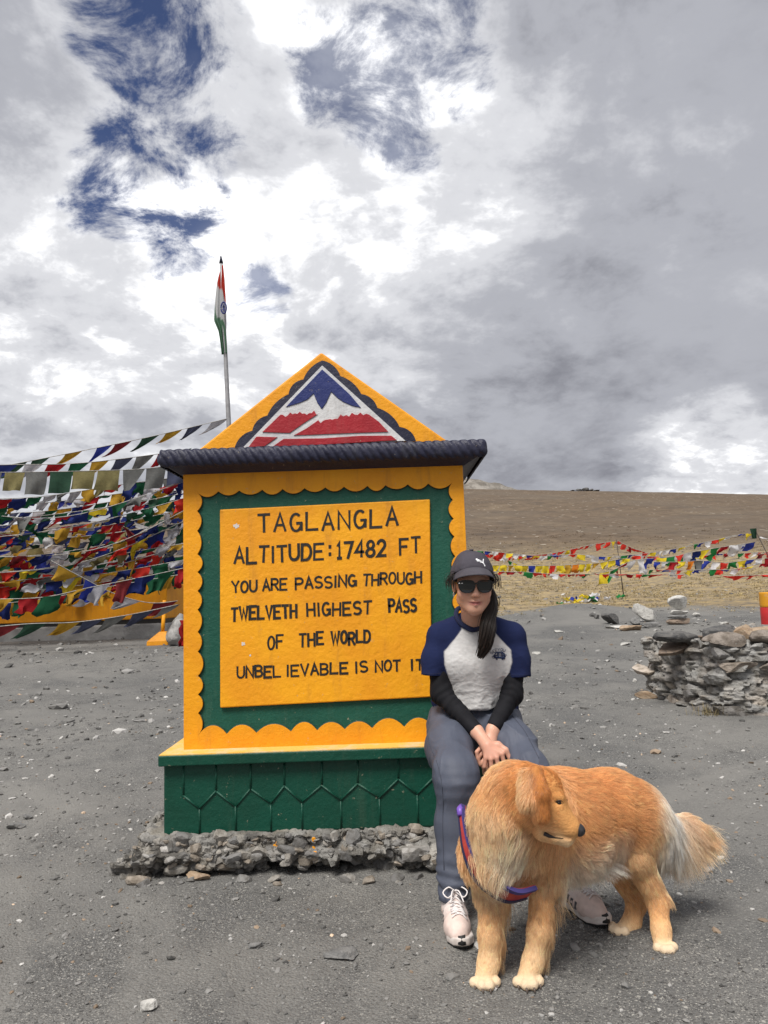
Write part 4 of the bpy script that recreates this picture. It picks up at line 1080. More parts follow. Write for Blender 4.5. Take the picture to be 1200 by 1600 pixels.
# ------------------------------------------------------------------ yellow banded concrete platform behind the flags
def platform():
    Y0 = 15.6; p0 = at(-140, 1000, Y0); p1 = at(262, 1000, Y0); z0 = min(gz1(p0[0], Y0), gz1(p1[0], Y0))-.1
    x0, x1 = p0[0], p1[0]; zc = at(150, 977, Y0)[2]; zk = at(150, 970, Y0)[2]; zt = at(150, 915, Y0)[2]
    root = empty('platform', ((x0+x1)/2, Y0+1, z0), 'low concrete platform with a yellow band behind the prayer flags', 'platform')
    mc = mat('platform_concrete', (.36, .355, .345), .9, (.23, .227, .222), 1.6, 8, .42, .62, bump=.8, bscale=14, bdist=.03, spec=.2)
    b = MB(); b.box((x0, Y0, z0), (x1, Y0+3.5, zc)); bevel(b.build('plinth', mc, root), .03)
    b = MB(); b.box((x0, Y0+.06, zc), (x1-.06, Y0+3.4, zk)); b.build('black_band', M_blk, root)
    b = MB(); b.box((x0, Y0+.03, zk), (x1-.03, Y0+3.4, zt)); bevel(b.build('yellow_band', M_yel, root), .02)
platform()
def rubble_core():
    # the stone heap (mani) the strings are tied round, mostly behind them
    p = at(130, 960, 18.5); V, F = rock((7.0, 3.0, 3.0), 5, cuts=14, base=ICO4, rough=.12); z = gz1(p[0], p[1])
    o = mk('stone_heap', V, F, RK['dark'], None, False); o.location = (p[0]-.6, p[1]+1.0, z-V[:, 2].min()-.4); tag(o, 'dark heap of stones almost hidden behind the prayer flags', 'stone heap')
rubble_core()
# striped post on a yellow foot, and the white sack beside it
def striped_post():
    Y = 14.2; f0 = at(250, 1000, Y); z0 = gz1(f0[0], Y); a = at(254, 990, Y); t = at(257, 938, Y)
    root = empty('striped_post', (f0[0], Y, z0), 'thin yellow, red and white post standing on a flared yellow foot', 'post')
    n = lambda k: a+(t-a)*k
    for k0, k1, nm, mm in ((-.05, .60, 'yellow_shaft', M_yel), (.60, .74, 'white_band', M_wht), (.74, .86, 'red_band', mat('band_red', (.5, .03, .03), .6)), (.86, 1.0, 'yellow_tip', M_yel)):
        b = MB(); b.tube([n(k0), n(k1)], .036, 12); b.build(nm, mm, root, True)
    b = MB(); l = at(233, 1001, Y)[0]; r = at(266, 998, Y)[0]; c = a[0]; zt = a[2]+.04
    b.add([(l, Y-.16, z0-.02), (r, Y-.16, z0-.02), (r, Y+.16, z0-.02), (l, Y+.16, z0-.02), (l, Y-.15, z0+.06), (r, Y-.15, z0+.07), (r, Y+.15, z0+.07), (l, Y+.15, z0+.06), (c-.05, Y-.05, zt), (c+.08, Y-.05, zt), (c+.08, Y+.05, zt), (c-.05, Y+.05, zt)],
          [(3, 2, 1, 0)]+[(i, (i+1) % 4, 4+(i+1) % 4, 4+i) for i in range(4)]+[(4+i, 4+(i+1) % 4, 8+(i+1) % 4, 8+i) for i in range(4)]+[(8, 9, 10, 11)])
    bevel(b.build('foot', M_yel, root), .012)
striped_post()
def sack():
    p = at(276, 998, 13.9); z = gz1(p[0], p[1]); s = SDF((p[0]-.4, p[1]-.4, z-.1), (p[0]+.45, p[1]+.4, z+1.1), .03)
    s.ell((p[0]+.02, p[1], z+.15), (.19, .2, .18)); s.ell((p[0]+.06, p[1], z+.38), (.13, .14, .20), None, .1)
    V, F = s.mesh(); N = vnormals(V, F); V = V+N*(.035*fbm(V*[1.6, 1.6, .5], 6, 3, .6, 4))[:, None]
    o = mk('sack', V, F, mat('sack_plastic', (.36, .35, .335), .6, (.22, .215, .21), 7, bump=.5, bscale=20, bdist=.03)); tag(o, 'crumpled white sack against the platform end beside the sign', 'sack')
    q = at(286, 985, 13.3); zq = gz1(q[0], q[1]); b = MB(); r = np.random.default_rng(2)
    V = [(q[0]+(j/4-.5)*.12+.03*math.sin(i*2), q[1]+.04*math.sin(j*2.3+i), zq+.50-(i/6)*.46) for i in range(7) for j in range(5)]
    b.add(V, [(i*5+j, i*5+j+1, i*5+j+6, i*5+j+5) for i in range(6) for j in range(4)]); o = b.build('red_cloth', FC['r'], None, True); md = o.modifiers.new('thick', 'SOLIDIFY'); md.thickness = .01; tag(o, 'red cloth hanging beside the yellow edge of the sign', 'cloth')
sack()

# ------------------------------------------------------------------ flagpole with the limp tricolour
def flagpole():
    Y = 16.4; b0 = at(362, 760, Y); t0 = at(345.5, 408, Y); dv = (t0-b0)/np.linalg.norm(t0-b0)
    k = (b0[2]-gz1(b0[0], Y)+.2)/dv[2]; base = b0-dv*k
    root = empty('flagpole', (base[0], base[1], gz1(base[0], Y)), 'tall grey metal flagpole leaning slightly behind the sign', 'flagpole')
    L = np.linalg.norm(t0-base); b = MB(); n = 12; b.tube([base+dv*L*i/n for i in range(n+1)], np.linspace(.075, .035, n+1), 14)
    b.build('pole', mat('galvanised', (.34, .34, .35), .5, (.24, .24, .25), 8, metal=.3), root, True)
    b = MB(); b.tube([t0-dv*.05, t0+dv*.12], [.05, .015], 10); b.build('finial', M_navy, root, True)
    # flag: hoist along the pole, limp folds falling to its left
    r = np.random.default_rng(9); nu, nv = 26, 40; V = []; C = []
    pix = lambda px, py, dy=0: at(px, py, Y+dy)
    prof_y = [414, 440, 470, 499, 515, 535, 552]; prof_l = [345, 338, 334.5, 333, 340.5, 344, 346]; prof_r = [347, 350, 352.5, 353.5, 353, 353.5, 354]
    for i in range(nv+1):
        v = i/nv; y = 414+(552-414)*v
        l = np.interp(y, prof_y, prof_l); rr_ = np.interp(y, prof_y, prof_r)
        for j in range(nu+1):
            u = j/nu
            x = rr_+(l-rr_)*(u+.06*math.sin(9*u+3*v)); dpt = -.13+.05*math.sin(14*u+2*v)*(.3+v)+.16*u
            V.append(pix(x+.8, y+2*u, dpt))
            # the cloth hangs twisted: the bands run steeply down the limp flag
            q = v+.30*(u-.35)+.05*math.sin(6*u)-.1*(1-u)*v
            c = (.46, .045, .03) if q < .30 else ((.50, .51, .52) if q < .62 else (.10, .20, .13))
            C.append(c)
    n = nu+1; F = np.array([(i*n+j, i*n+j+1, (i+1)*n+j+1, (i+1)*n+j) for i in range(nv) for j in range(nu)])
    fl = mk('flag', V, F, mat('flag_tricolour', (1, 1, 1), .85, vcol=True, trans=.3, spec=.1), root, True, np.array(C)); fl.modifiers.new('thick', 'SOLIDIFY').thickness = .012
    tag(fl, 'limp saffron, white and green flag with a blue wheel')
    cx, cy = 349.5, 481; mw = mat('wheel_blue', (.02, .03, .16), .8); b = MB(); ring = []
    for a in np.linspace(0, 2*np.pi, 25): ring.append(pix(cx+4.2*math.cos(a), cy+9.0*math.sin(a), -.26))
    b.tube(ring, .016, 6, cap=False)
    for a in np.linspace(0, 2*np.pi, 13)[:-1]: b.tube([pix(cx, cy, -.26), pix(cx+4.2*math.cos(a), cy+9*math.sin(a), -.26)], .006, 4)
    b.build('wheel', mw, fl, True)
flagpole()

# ------------------------------------------------------------------ strings across the field on the right
GR = 'prayer flag strings strung low across the field on the right'
def gp(px, py, up):                       # a point up metres above the terrain, seen at this pixel
    r = ray(px, py); tt = np.linspace(6, 70, 2600); P = np.array([0, 0, H])+tt[:, None]*r
    d_ = P[:, 2]-gz(P[:, 0], P[:, 1], False)-up; k = np.argmax(d_ < 0) if (d_ < 0).any() else len(tt)-1
    return P[k]
def rs(pts, seq, label, w, h, Y=None, seed=0, **kw):
    P = [at(px, py, Y+(0 if len(q) == 0 else q[0])) for px, py, *q in pts]
    flag_string(P, seq, label, GR, w*.76, h*.95, .015, kw.pop('blow', (.0, 1.1)), kw.pop('tri', .4), seed, .006, 4, .5, (-.8, .5))
rs([(700, 871), (755, 866), (800, 868), (850, 866), (885, 860), (925, 851), (965, 845)], 'RRRWRRRYR', 'red flag string climbing to the thin stick mid field', .22, .24, 26, 401, tri=.6)
rs([(965, 845), (985, 855), (1005, 862), (1020, 867)], 'RRrR', 'short red flag string dropping to the right of the thin stick', .24, .16, 26, 402)
rs([(700, 862), (757, 861), (800, 865), (850, 869), (900, 866), (945, 870), (985, 867), (1030, 862), (1075, 853), (1120, 843), (1150, 836), (1181, 833)], 'WBYWGBWRYW', 'long mixed string sagging then rising to the top of the leaning dark stick', .30, .17, 25, 403)
rs([(700, 884), (765, 883), (830, 884), (880, 883), (930, 880), (965, 874), (985, 872)], 'YYyYYBYYRYyO', 'string of mainly yellow square flags behind the cap', .27, .24, 22.5, 404, blow=(0, .3), tri=.1)
rs([(760, 893), (820, 894), (870, 897), (940, 897), (1000, 897.5), (1080, 898)], 'RWRrRGR', 'thin low red string near the grass, left part of the field', .30, .08, 21, 405)
rs([(1130, 900), (1165, 899), (1230, 897)], 'RRR', 'taut plain red string low at the right edge', .45, .09, 20.5, 406)
rs([(935, 896), (960, 890), (985, 877), (1020, 872), (1050, 870), (1085, 862), (1120, 856), (1160, 850), (1188, 846)], 'WBYGRWbYGrW', 'string of large bright flags running up from the grass to the leaning stick', .36, .32, 22, 407, blow=(0, .6))
rs([(988, 868), (1040, 870), (1090, 869), (1130, 865), (1170, 864), (1230, 860)], 'RWRRBrWG', 'nearly level red and white string right of mid field', .28, .15, 24, 408)
rs([(1020, 878), (1060, 878), (1098, 876), (1130, 880), (1160, 876), (1200, 872), (1240, 868)], 'kBWRGYBWrYO', 'string of small mixed squares below the leaning stick', .30, .24, 21.5, 409, blow=(0, .4))
rs([(1000, 890), (1060, 891), (1110, 890), (1145, 890), (1180, 884)], 'GRBWRYBW', 'lowest thin mixed string with few flags right of mid field', .26, .14, 21, 410)
rs([(785, 871), (800, 878), (815, 884)], 'WWGYBW', 'short white and blue string slanting down beside the cap', .22, .14, 24, 411)
rs([(1186, 838), (1215, 846), (1250, 850)], 'WWW', 'plain pale string leaving the leaning stick to the right edge', .30, .06, 24, 412)
rs([(1185, 866), (1215, 862), (1240, 858)], 'rRmR', 'short dark red string right of the leaning stick', .34, .26, 23.4, 413, blow=(0, .4))
# white flags fallen in a heap
def fallen():
    p = drop(912, 884); root = empty('flag_heap', p, 'heap of fallen white flags lying on the grass mid field', 'prayer flags'); r = np.random.default_rng(8)
    c = at(912, 872, 25)
    for k in range(30):
        q = c+[r.normal(0, .55), r.normal(0, .3), r.normal(0, .09)]; n = 4; a = r.uniform(0, 6.28)
        V = [q+[math.cos(a)*(i/3-.5)*.3-math.sin(a)*(j/3-.5)*.2, math.sin(a)*(i/3-.5)*.3+math.cos(a)*(j/3-.5)*.2, .05*math.sin(i*2+k)+.04*math.cos(j*2.5)] for i in range(4) for j in range(4)]
        mk('flag', V, np.array([(i*4+j, i*4+j+1, i*4+j+5, i*4+j+4) for i in range(3) for j in range(3)]), FC['WWWGBY'[int(r.integers(6))]], root, True)
    root.location.z = gz1(c[0], c[1])
    for ch in root.children: ch.matrix_parent_inverse = Matrix.Translation(root.location).inverted(); ch.location.z += gz1(c[0], c[1])+.08-c[2]
fallen()
def stick(px0, py0, px1, py1, Y, label, topflag=None):
    a = at(px0, py0, Y); t = at(px1, py1, Y); dv = t-a; k = (gz1(a[0], Y)-.1-a[2])/dv[2]; a = a+dv*k
    b = MB(); b.tube([a, t], [.02, .014], 8); o = b.build('stick', mat('weathered_wood', (.07, .055, .045), .9), None, True); tag(o, label, 'stick')
stick(966, 866, 963, 843, 26, 'thin weathered stick holding red flags mid field')
stick(1199, 866, 1181, 830, 22, 'dark stick leaning left with a green rag at its top')
def rag():
    c = at(1180, 832, 21.9); b = MB(); r = np.random.default_rng(6)
    for k in range(7):
        a = r.uniform(0, 6.28); V = [c+[math.cos(a)*u*.14*(1-v*.4)+r.normal(0, .012), math.sin(a)*u*.12+r.normal(0, .012), .12-v*.30] for v in (0, .5, 1) for u in (0, .5, 1)]
        b.add(V, [(i*3+j, i*3+j+1, i*3+j+4, i*3+j+3) for i in range(2) for j in range(2)])
    o = b.build('rag', FC['d'], None, True, False); tag(o, 'green rag tied at the top of the leaning dark stick', 'rag')
rag()

# ================================================================== woman sitting on the ledge
def unit(v): v = np.asarray(v, float); return v/np.linalg.norm(v)
HO = at(738, 910, 3.00); hf = unit((.02, -1, -.13)); hu = unit(np.array([0.02, 0, 1.0])-hf*np.dot((0.02, 0, 1.0), hf)); hx = np.cross(hu, hf); HM = np.stack([hx, hf, hu], 1)
def hp(x, y, z): return HO+hx*x+hf*y+hu*z
J = {k: at(*v) for k, v in dict(shR=(683, 995, 3.13), elR=(690, 1084, 3.08), wrR=(745, 1143, 2.94), shL=(805, 995, 3.13), elL=(800, 1084, 3.08), wrL=(770, 1140, 2.975),
     hipR=(708, 1122, 3.20), knR=(713, 1208, 2.80), anR=(713, 1376, 2.745), hipL=(776, 1122, 3.20), knL=(828, 1204, 2.85), anL=(882, 1362, 2.82),
     pel=(742, 1122, 3.24), wai=(742, 1072, 3.22), che=(741, 1025, 3.175), nb=(741, 975, 3.13)).items()}
def shoe_line(toe, d2):
    d2 = unit(np.array([d2[0], d2[1], 0])); hl = toe-d2*.265; return hl, d2
TOE = dict(R=gnd(724, 1488), L=gnd(950, 1456)); DIR = dict(R=np.array([.05, -1.0]), L=(gnd(950, 1456)-gnd(868, 1404))[:2])
for q in 'RL':
    hl, d2 = shoe_line(TOE[q], DIR[q]); J['an'+q] = hl+d2*.054+np.array([0, 0, .125]); J['ft'+q] = [hl+d2*.052+[0, 0, .055], hl+d2*.20+[0, 0, .045]]
woman = empty('person', (J['pel'][0], J['pel'][1]-.3, 0), 'woman in cap, sunglasses and navy sleeved tee sitting on the green ledge', 'person')
C_skin = (.63, .355, .25)
def body():
    s = SDF((.06, 2.44, -.01), (.90, 3.40, 1.33), .0036)
    # legs and trunk (mostly under the clothes)
    s.chain([J['hipR'], J['knR']+[0, .01, -.01], at(711, 1290, 2.80), J['anR']], [.07, .048, .042, .032], .03); s.chain([J['hipL'], J['knL']+[0, .01, -.01], at(852, 1290, 2.85), J['anL']], [.07, .048, .042, .032], .03)
    for q in 'RL': s.chain([J['an'+q], J['ft'+q][0], J['ft'+q][1]], [.033, .029, .022], .02)
    s.ell(J['pel'], (.135, .10, .09), None, .05)
    s.chain([J['pel'], J['wai'], J['che'], J['nb']-[0, 0, .05]], [.10, .095, .105, .06], .05, flat=((0, 1, 0), .8))
    s.cone(J['shR'], J['shL'], .036, .036, .04); s.cone(J['shR'], J['nb']-[0, 0, .03], .030, .032, .03); s.cone(J['shL'], J['nb']-[0, 0, .03], .030, .032, .03)
    # arms
    s.chain([J['shR'], J['elR'], J['wrR']], [.034, .033, .0235], .02); s.chain([J['shL'], J['elL'], J['wrL']], [.034, .033, .0235], .02)
    # neck, head and face
    s.cone(J['nb']-[0, 0, .05], hp(0, -.024, -.07), .052, .046, .02)
    s.ell(hp(0, -.018, .035), (.074, .094, .086), HM, .02)
    s.ell(hp(0, .028, -.025), (.062, .060, .080), HM, .03)
    s.ell(hp(0, .038, -.060), (.047, .046, .046), HM, .03)
    s.ell(hp(0, .066, -.094), (.021, .019, .017), HM, .028)
    for q in (-1, 1):
        s.ell(hp(q*.040, .062, -.034), (.022, .020, .022), HM, .03)
        s.cone(hp(q*.042, .02, -.068), hp(q*.010, .064, -.099), .020, .015, .03)
        s.ell(hp(q*.030, .078, .018), (.026, .012, .010), HM, .02)                   # brow
        s.ell(hp(q*.031, .090, .000), (.016, .014, .009), HM, .008, 'sub')           # socket
        s.ell(hp(q*.031, .074, .000), (.0135, .0135, .0125), HM, .004)               # lids over the eye
        s.ell(hp(q*.0725, -.008, -.012), (.010, .019, .030), HM, .006)               # ear
        s.ell(hp(q*.0115, .093, -.040), (.0085, .010, .008), HM, .006)               # nostril wing
    s.cone(hp(0, .084, .008), hp(0, .103, -.034), .0075, .0105, .012)
    s.ell(hp(0, .104, -.037), (.0105, .010, .0085), HM, .008)
    s.chain([hp(-.027, .080, -.067), hp(-.007, .0915, -.0655), hp(.007, .0915, -.0655), hp(.027, .080, -.067)], [.003, .0058, .0058, .003], .005)
    s.chain([hp(-.019, .082, -.0745), hp(0, .091, -.078), hp(.019, .082, -.0745)], [.004, .0078, .004], .005)
    s.chain([hp(-.029, .083, -.0695), hp(0, .0985, -.0715), hp(.030, .083, -.0685)], [.0014, .0018, .0014], .003, 'sub')
    # hands: right hand lies over the left, fingers hanging between the knees
    def hand(wr, palm, kn, tips, thumb, r0):
        m = [np.array(p) for p in kn]
        s.cone(wr, palm, .0235, .026, .02, flat=((0, 1, .3), .7))
        for p in m: s.cone(palm+(p-palm)*.05, p, .019, .0098, .010)
        for p, (a, b) in zip(m, tips): s.chain([p, a, b], [.0090, .0080, .0066], .002)
        s.chain([palm+(thumb[0]-palm)*.1, thumb[0], thumb[1], thumb[2]], [.018, .0135, .0105, .0085], .008)
    hand(J['wrR'], at(762, 1166, 2.885), [at(784, 1178, 2.855), at(776, 1184, 2.85), at(767, 1186, 2.852), at(759, 1184, 2.862)],
         [(at(788, 1194, 2.855), at(786, 1206, 2.875)), (at(779, 1201, 2.85), at(777, 1214, 2.872)), (at(768, 1203, 2.852), at(766, 1215, 2.875)), (at(757, 1198, 2.862), at(756, 1208, 2.882))],
         [at(778, 1164, 2.88), at(790, 1172, 2.865), at(797, 1186, 2.862)], 0)
    hand(J['wrL'], at(765, 1166, 2.94), [at(752, 1168, 2.92), at(754, 1176, 2.915), at(758, 1184, 2.915), at(764, 1190, 2.92)],
         [(at(745, 1175, 2.90), at(746, 1186, 2.90)), (at(747, 1184, 2.90), at(750, 1195, 2.90)), (at(752, 1193, 2.90), at(757, 1203, 2.905)), (at(760, 1200, 2.905), at(766, 1208, 2.91))],
         [at(771, 1172, 2.92), at(776, 1184, 2.905), at(776, 1196, 2.90)], 0)
    V, F = s.mesh(); V = smoothv(V, F, 1, .4)
    q = V-HO; lx, ly, lz = q@hx, q@hf, q@hu
    C = np.tile(np.array(C_skin), (len(V), 1))
    C *= (1+.05*fbm(V, 30, 3, .6, 3))[:, None]
    lip = np.exp(-((lx/.026)**2)**1.8-((lz+.0715)/.0085)**4)*(ly > .072); C = C*(1-lip[:, None])+np.array([.40, .125, .115])*lip[:, None]
    cr = np.exp(-(lx/.024)**4-((lz+.0708-.6*lx*lx*8)/.0024)**2)*(ly > .07); C = C*(1-.75*cr[:, None])+np.array([.10, .03, .03])*.75*cr[:, None]  # shade in the crease between the lips, darkened in the vertex colour
    ck = np.exp(-((np.abs(lx)-.045)/.02)**2-((lz+.035)/.02)**2)*(ly > .03)+np.exp(-(lx/.014)**2-((lz+.036)/.014)**2)*(ly > .08)
    C = C*(1-.35*ck[:, None])+np.array([.52, .205, .145])*.35*ck[:, None]
    wr = np.minimum(np.linalg.norm(V-at(768, 1180, 2.86), axis=1), 1); hk = np.exp(-(wr/.09)**2)*.45; C = C*(1-hk[:, None])+np.array([.55, .235, .17])*hk[:, None]
    return mk('body', V, F, mat('skin', (1, 1, 1), .48, vcol=True, bump=.15, bscale=220, bdist=.001, spec=.4, sss=.12), woman, True, C)
bd = body()

def folds(V, N, amp, fr_, seed, st=(1, 1, 2.2)):
    P = V*np.asarray(st)
    n = fbm(P, fr_, 3, .5, seed); r = 1-np.abs(vnoise(P+.15*fbm(P, fr_*.5, 2, .5, seed+3)[:, None], fr_*.8, seed+9))
    return V+N*(amp*(.7*n+1.3*(r**3-.4)))[:, None]

# raglan tee: grey heather front, navy sleeves and neck rib
def tee():
    lo, hi = (.06, 2.92, .58), (.82, 3.42, 1.10)
    A = SDF(lo, hi, .0042); A.f[:] = 1
    fl = ((0, 1, 0), .74)
    A.chain([at(743, 1106, 3.215), at(742, 1078, 3.21), at(741, 1030, 3.165), at(741, 1005, 3.14)], [.180, .166, .156, .124], .05, flat=fl)
    A.cone(at(692, 997, 3.13), at(796, 997, 3.13), .054, .054, .05); A.cone(at(690, 992, 3.13), J['nb']-[0, 0, .006], .050, .055, .04); A.cone(at(798, 992, 3.13), J['nb']-[0, 0, .006], .050, .055, .04)
    for px in (716, 766): A.ell(at(px, 1036, 3.095), (.055, .04, .055), None, .07)
    A.cone(at(742, 1045, 3.135), at(742, 1090, 3.165), .10, .115, .06, flat=((0, 1, 0), .7))
    A.plane(at(743, 1111, 3.12), (0, -.30, -1)); 
    A.plane(J['nb']+[0, -.02, .036], (0, -.42, 1))
    B = SDF(lo, hi, .0042); B.f[:] = 1
    B.chain([J['shR']+[.01, 0, .0], at(680, 1030, 3.11), at(675, 1075, 3.09)], [.050, .055, .054], .03); B.plane(at(675, 1056, 3.10), (-.08, -.08, -1))
    B.chain([J['shL']-[.01, 0, .0], at(806, 1030, 3.11), at(811, 1075, 3.09)], [.050, .055, .054], .03); B.plane(at(811, 1058, 3.10), (.08, -.08, -1))
    k = .022; a, b = A.f, B.f; h = np.clip(.5+.5*(b-a)/k, 0, 1); A.f = b*(1-h)+a*h-k*h*(1-h)
    V, F = A.mesh(); V = smoothv(V, F, 2, .5); N = vnormals(V, F)
    c = J['che']; lo_ = np.clip((c[2]-V[:, 2]+.05)/.25, 0, 1)
    W = folds(V, N, .0075, 8, 5, (1.0, 1.0, 1.0)); W = folds(W, vnormals(W, F), .0020, 24, 6)
    V = V*(1-(.25+.75*lo_)[:, None])+W*(.25+.75*lo_)[:, None]
    # seams: a line from the collar to the armpit on each side
    X = (V[:, 0]-J['nb'][0]); Z = V[:, 2]-J['nb'][2]
    zs, xs = [-.60, -.20, -.155, -.105, -.06, -.02, .05], [.128, .124, .137, .136, .095, .062, .05]
    lim = np.interp(Z, zs, xs)
    hem = V[:, 2] < at(743, 1111, 3.12)[2]+.030-.3*(V[:, 1]-3.12)*0
    sl = sstep(-.003, .003, np.abs(X)-lim)
    gr = np.array([.55, .545, .54]); nv = np.array([.012, .018, .060])
    he = 1+.08*fbm(V*[1, 1, 2.4], 90, 2, .8, 6)
    C = (gr*he[:, None])*(1-sl[:, None])+nv*sl[:, None]
    o = mk('tee', V, F, mat('jersey', (1, 1, 1), .92, vcol=True, bump=.25, bscale=260, bdist=.002, spec=.15), woman, True, C)
    # neck rib
    b_ = MB(); ring = smooth_path([at(*q) for q in ((738, 984, 3.048), (722, 976, 3.062), (713, 962, 3.098), (716, 951, 3.145), (728, 951, 3.172), (742, 951, 3.180), (757, 951, 3.172), (768, 951, 3.145), (770, 962, 3.098), (757, 977, 3.060), (738, 984, 3.048), (722, 976, 3.062))], 66)
    ring = np.array(ring); b_.tube(ring, .0105, 8, cap=False); b_.build('neck_rib', mat('rib_navy', (.013, .019, .06), .95, bump=.4, bscale=200), o, True)
    bv = BVHTree.FromPolygons([Vector(v) for v in V], [list(map(int, f)) for f in F])
    # hem seams, and the printed mark on the chest: two curved lines of words over a small van
    mp = mat('print_navy', (.02, .035, .10), .8)
    def onto(px, py, off=.0015):
        rr = ray(px, py); h = bv.ray_cast(Vector((0, 0, H)), Vector(rr).normalized())
        return (np.array(h[0])+np.array(h[1])*off*(1 if h[1].dot(Vector(rr)) < 0 else -1)) if h[0] else at(px, py, 3.03)
    b_ = MB()
    def text(tx, cx, cy, rad, a0, a1, hgt):
        ws = [.28 if ch == 'I' else 1 for ch in tx]; tot = sum(ws)+.4*len(tx); u = 0
        for ch, wv in zip(tx, ws):
            for st in GL[ch]:
                pts = []
                for gx, gy in st:
                    al = math.radians(a0+(a1-a0)*(u+wv*gx)/tot); rr = rad+hgt*gy
                    pts.append(onto(cx+rr*math.sin(al), cy-rr*math.cos(al)))
                b_.tube(pts, .00095, 4)
            u += wv+.4
    text('SEE YOU'.replace(' ', ''), 781, 1034, 17.0, -48, 28, 4.2); text('OUTDOORS', 781, 1034, 10.5, -62, 52, 4.2)
    for pl in ([(772, 1026), (774, 1020), (779, 1019), (785, 1019), (788, 1023), (789, 1027)], [(772, 1028), (789, 1029)], [(771, 1024), (789, 1025)], [(778, 1020), (778, 1026)], [(784, 1020), (784, 1026)]):
        b_.tube([onto(*q) for q in pl], .0021, 4)
    for cx in (776, 785): b_.tube([onto(cx-1, 1030), onto(cx+1, 1030)], .003, 6)
    b_.tube([onto(773, 1027), onto(788, 1027.5)], .0045, 6)
    b_.build('print', mp, o, True)
    b_ = MB()
    b_.tube([onto(x, 1053+(675-x)*.03, .0002) for x in np.linspace(659, 690, 9)], .0009, 4)
    b_.tube([onto(x, 1055, .0002) for x in np.linspace(792, 826, 9)], .0009, 4)
    b_.build('stitching', mat('seam_navy', (.008, .012, .04), .9), o, True)
    return o
tee()

# black under-sleeves
def sleeves():
    m = mat('sleeve_black', (.006, .006, .008), .8, (.011, .011, .014), 14, bump=.3, bscale=180, bdist=.002, spec=.2)
    for sh, el, wr, lo, hi in (('shR', 'elR', 'wrR', (.08, 2.86, .55), (.50, 3.26, 1.05)), ('shL', 'elL', 'wrL', (.38, 2.86, .55), (.72, 3.26, 1.05))):
        s = SDF(lo, hi, .004); a, e, w_ = J[sh], J[el], J[wr]; d_ = unit(w_-e)
        s.chain([a+(e-a)*.25, e, w_+d_*.03], [.046, .0405, .0285], .03); s.plane(w_-d_*.004, d_)
        V, F = s.mesh(); N = vnormals(V, F); t = np.clip((V-e)@d_/np.linalg.norm(w_-e), -1, 1)
        # gathered creases across the forearm and crook of the elbow
        ax = (V-e)@d_
        V = V+N*(.0013*np.sin(ax*190+9*vnoise(V, 14, 2))*np.exp(-((t-.15)/.5)**2)+.0025*fbm(V, 16, 2, .5, 3))[:, None]
        mk('under_sleeve', V, F, m, woman, True)
sleeves()

# slate trousers
def trousers():
    s = SDF((.10, 2.62, .04), (.90, 3.40, .78), .0044)
    s.ell(J['pel']+[0, -.01, -.005], (.178, .125, .10), None, .05)
    s.cone(at(742, 1108, 3.22), J['pel'], .150, .155, .05, flat=((0, 1, 0), .74))
    s.chain([at(704, 1130, 3.20), at(702, 1168, 2.99), at(711, 1204, 2.815), at(712, 1225, 2.79)], [.100, .093, .072, .070], .035)
    s.chain([at(712, 1215, 2.80), at(711, 1290, 2.80), J['anR']-[0, 0, .045]], [.070, .068, .058], .03)
    s.chain([at(776, 1130, 3.20), at(801, 1164, 3.01), at(827, 1200, 2.865), at(831, 1222, 2.845)], [.098, .089, .071, .070], .035)
    s.chain([at(829, 1212, 2.855), at(852, 1290, 2.85), J['anL']-[0, 0, .045]], [.070, .064, .056], .03)
    s.plane((0, 0, .082), (0, 0, -1)); s.plane(at(742, 1104, 3.22), (0, .3, 1))
    V, F = s.mesh(); V = smoothv(V, F, 1, .5); N = vnormals(V, F)
    V = folds(V, N, .0065, 6, 21, (1.0, 1.0, .8)); V = folds(V, vnormals(V, F), .0020, 13, 22, (1.5, .8, .55))
    # bunched cross folds low on the shin and behind the knee
    for kn, an in ((at(712, 1215, 2.80), J['anR']-[0, 0, .03]), (at(829, 1212, 2.855), J['anL']-[0, 0, .03])):
        d_ = unit(an-kn); t = (V-kn)@d_; L = np.linalg.norm(an-kn); near = np.linalg.norm(V-kn-np.outer(t, d_), axis=1) < .11
        amp = near*(np.exp(-((t-L)/.12)**2)*.0030+np.exp(-((t-.02)/.06)**2)*.0008)*(t > -.05)
        V = V+N*(amp*np.sin(t*150+5*vnoise(V, 9, 8)))[:, None]
    o = mk('trousers', V, F, mat('nylon_slate', (.082, .092, .125), .6, (.066, .075, .104), 5, bump=.3, bscale=120, bdist=.003, spec=.3), woman, True)
    # waistband strip under the tee, thigh seam
    b = MB(); ring = [J['pel']+np.array([.158*math.cos(t), .118*math.sin(t)-.01, .052-.035*(math.sin(t) < 0)*abs(math.sin(t))]) for t in np.linspace(0, 2*np.pi, 49)]
    b.tube(ring, .011, 8, cap=False); b.build('waistband', mat('waist_dark', (.018, .021, .035), .8), o, True)
    bv = BVHTree.FromPolygons([Vector(v) for v in V], [list(map(int, f)) for f in F])
    def on(px, py, off=.0006):
        rr = Vector(ray(px, py)).normalized(); h = bv.ray_cast(Vector((0, 0, H)), rr); return np.array(h[0]+h[1]*off*(1 if h[1].dot(rr) < 0 else -1)) if h[0] else None
    b = MB()
    for L in ([(672, 1118), (668, 1140), (672, 1165), (684, 1195), (692, 1240), (692, 1300), (694, 1360)], [(800, 1118), (818, 1140), (832, 1165), (842, 1185)], [(742, 1128), (741, 1150), (744, 1165)]):
        P = [on(*q) for q in smooth2(L)]; P = [p for p in P if p is not None]
        if len(P) > 2: b.tube(P, .0013, 5)
    b.build('seam', mat('seam_slate', (.045, .05, .07), .8), o, True)
def smooth2(L):
    P = smooth_path([(x, y, 0) for x, y in L], 24); return [(p[0], p[1]) for p in P]
trousers()

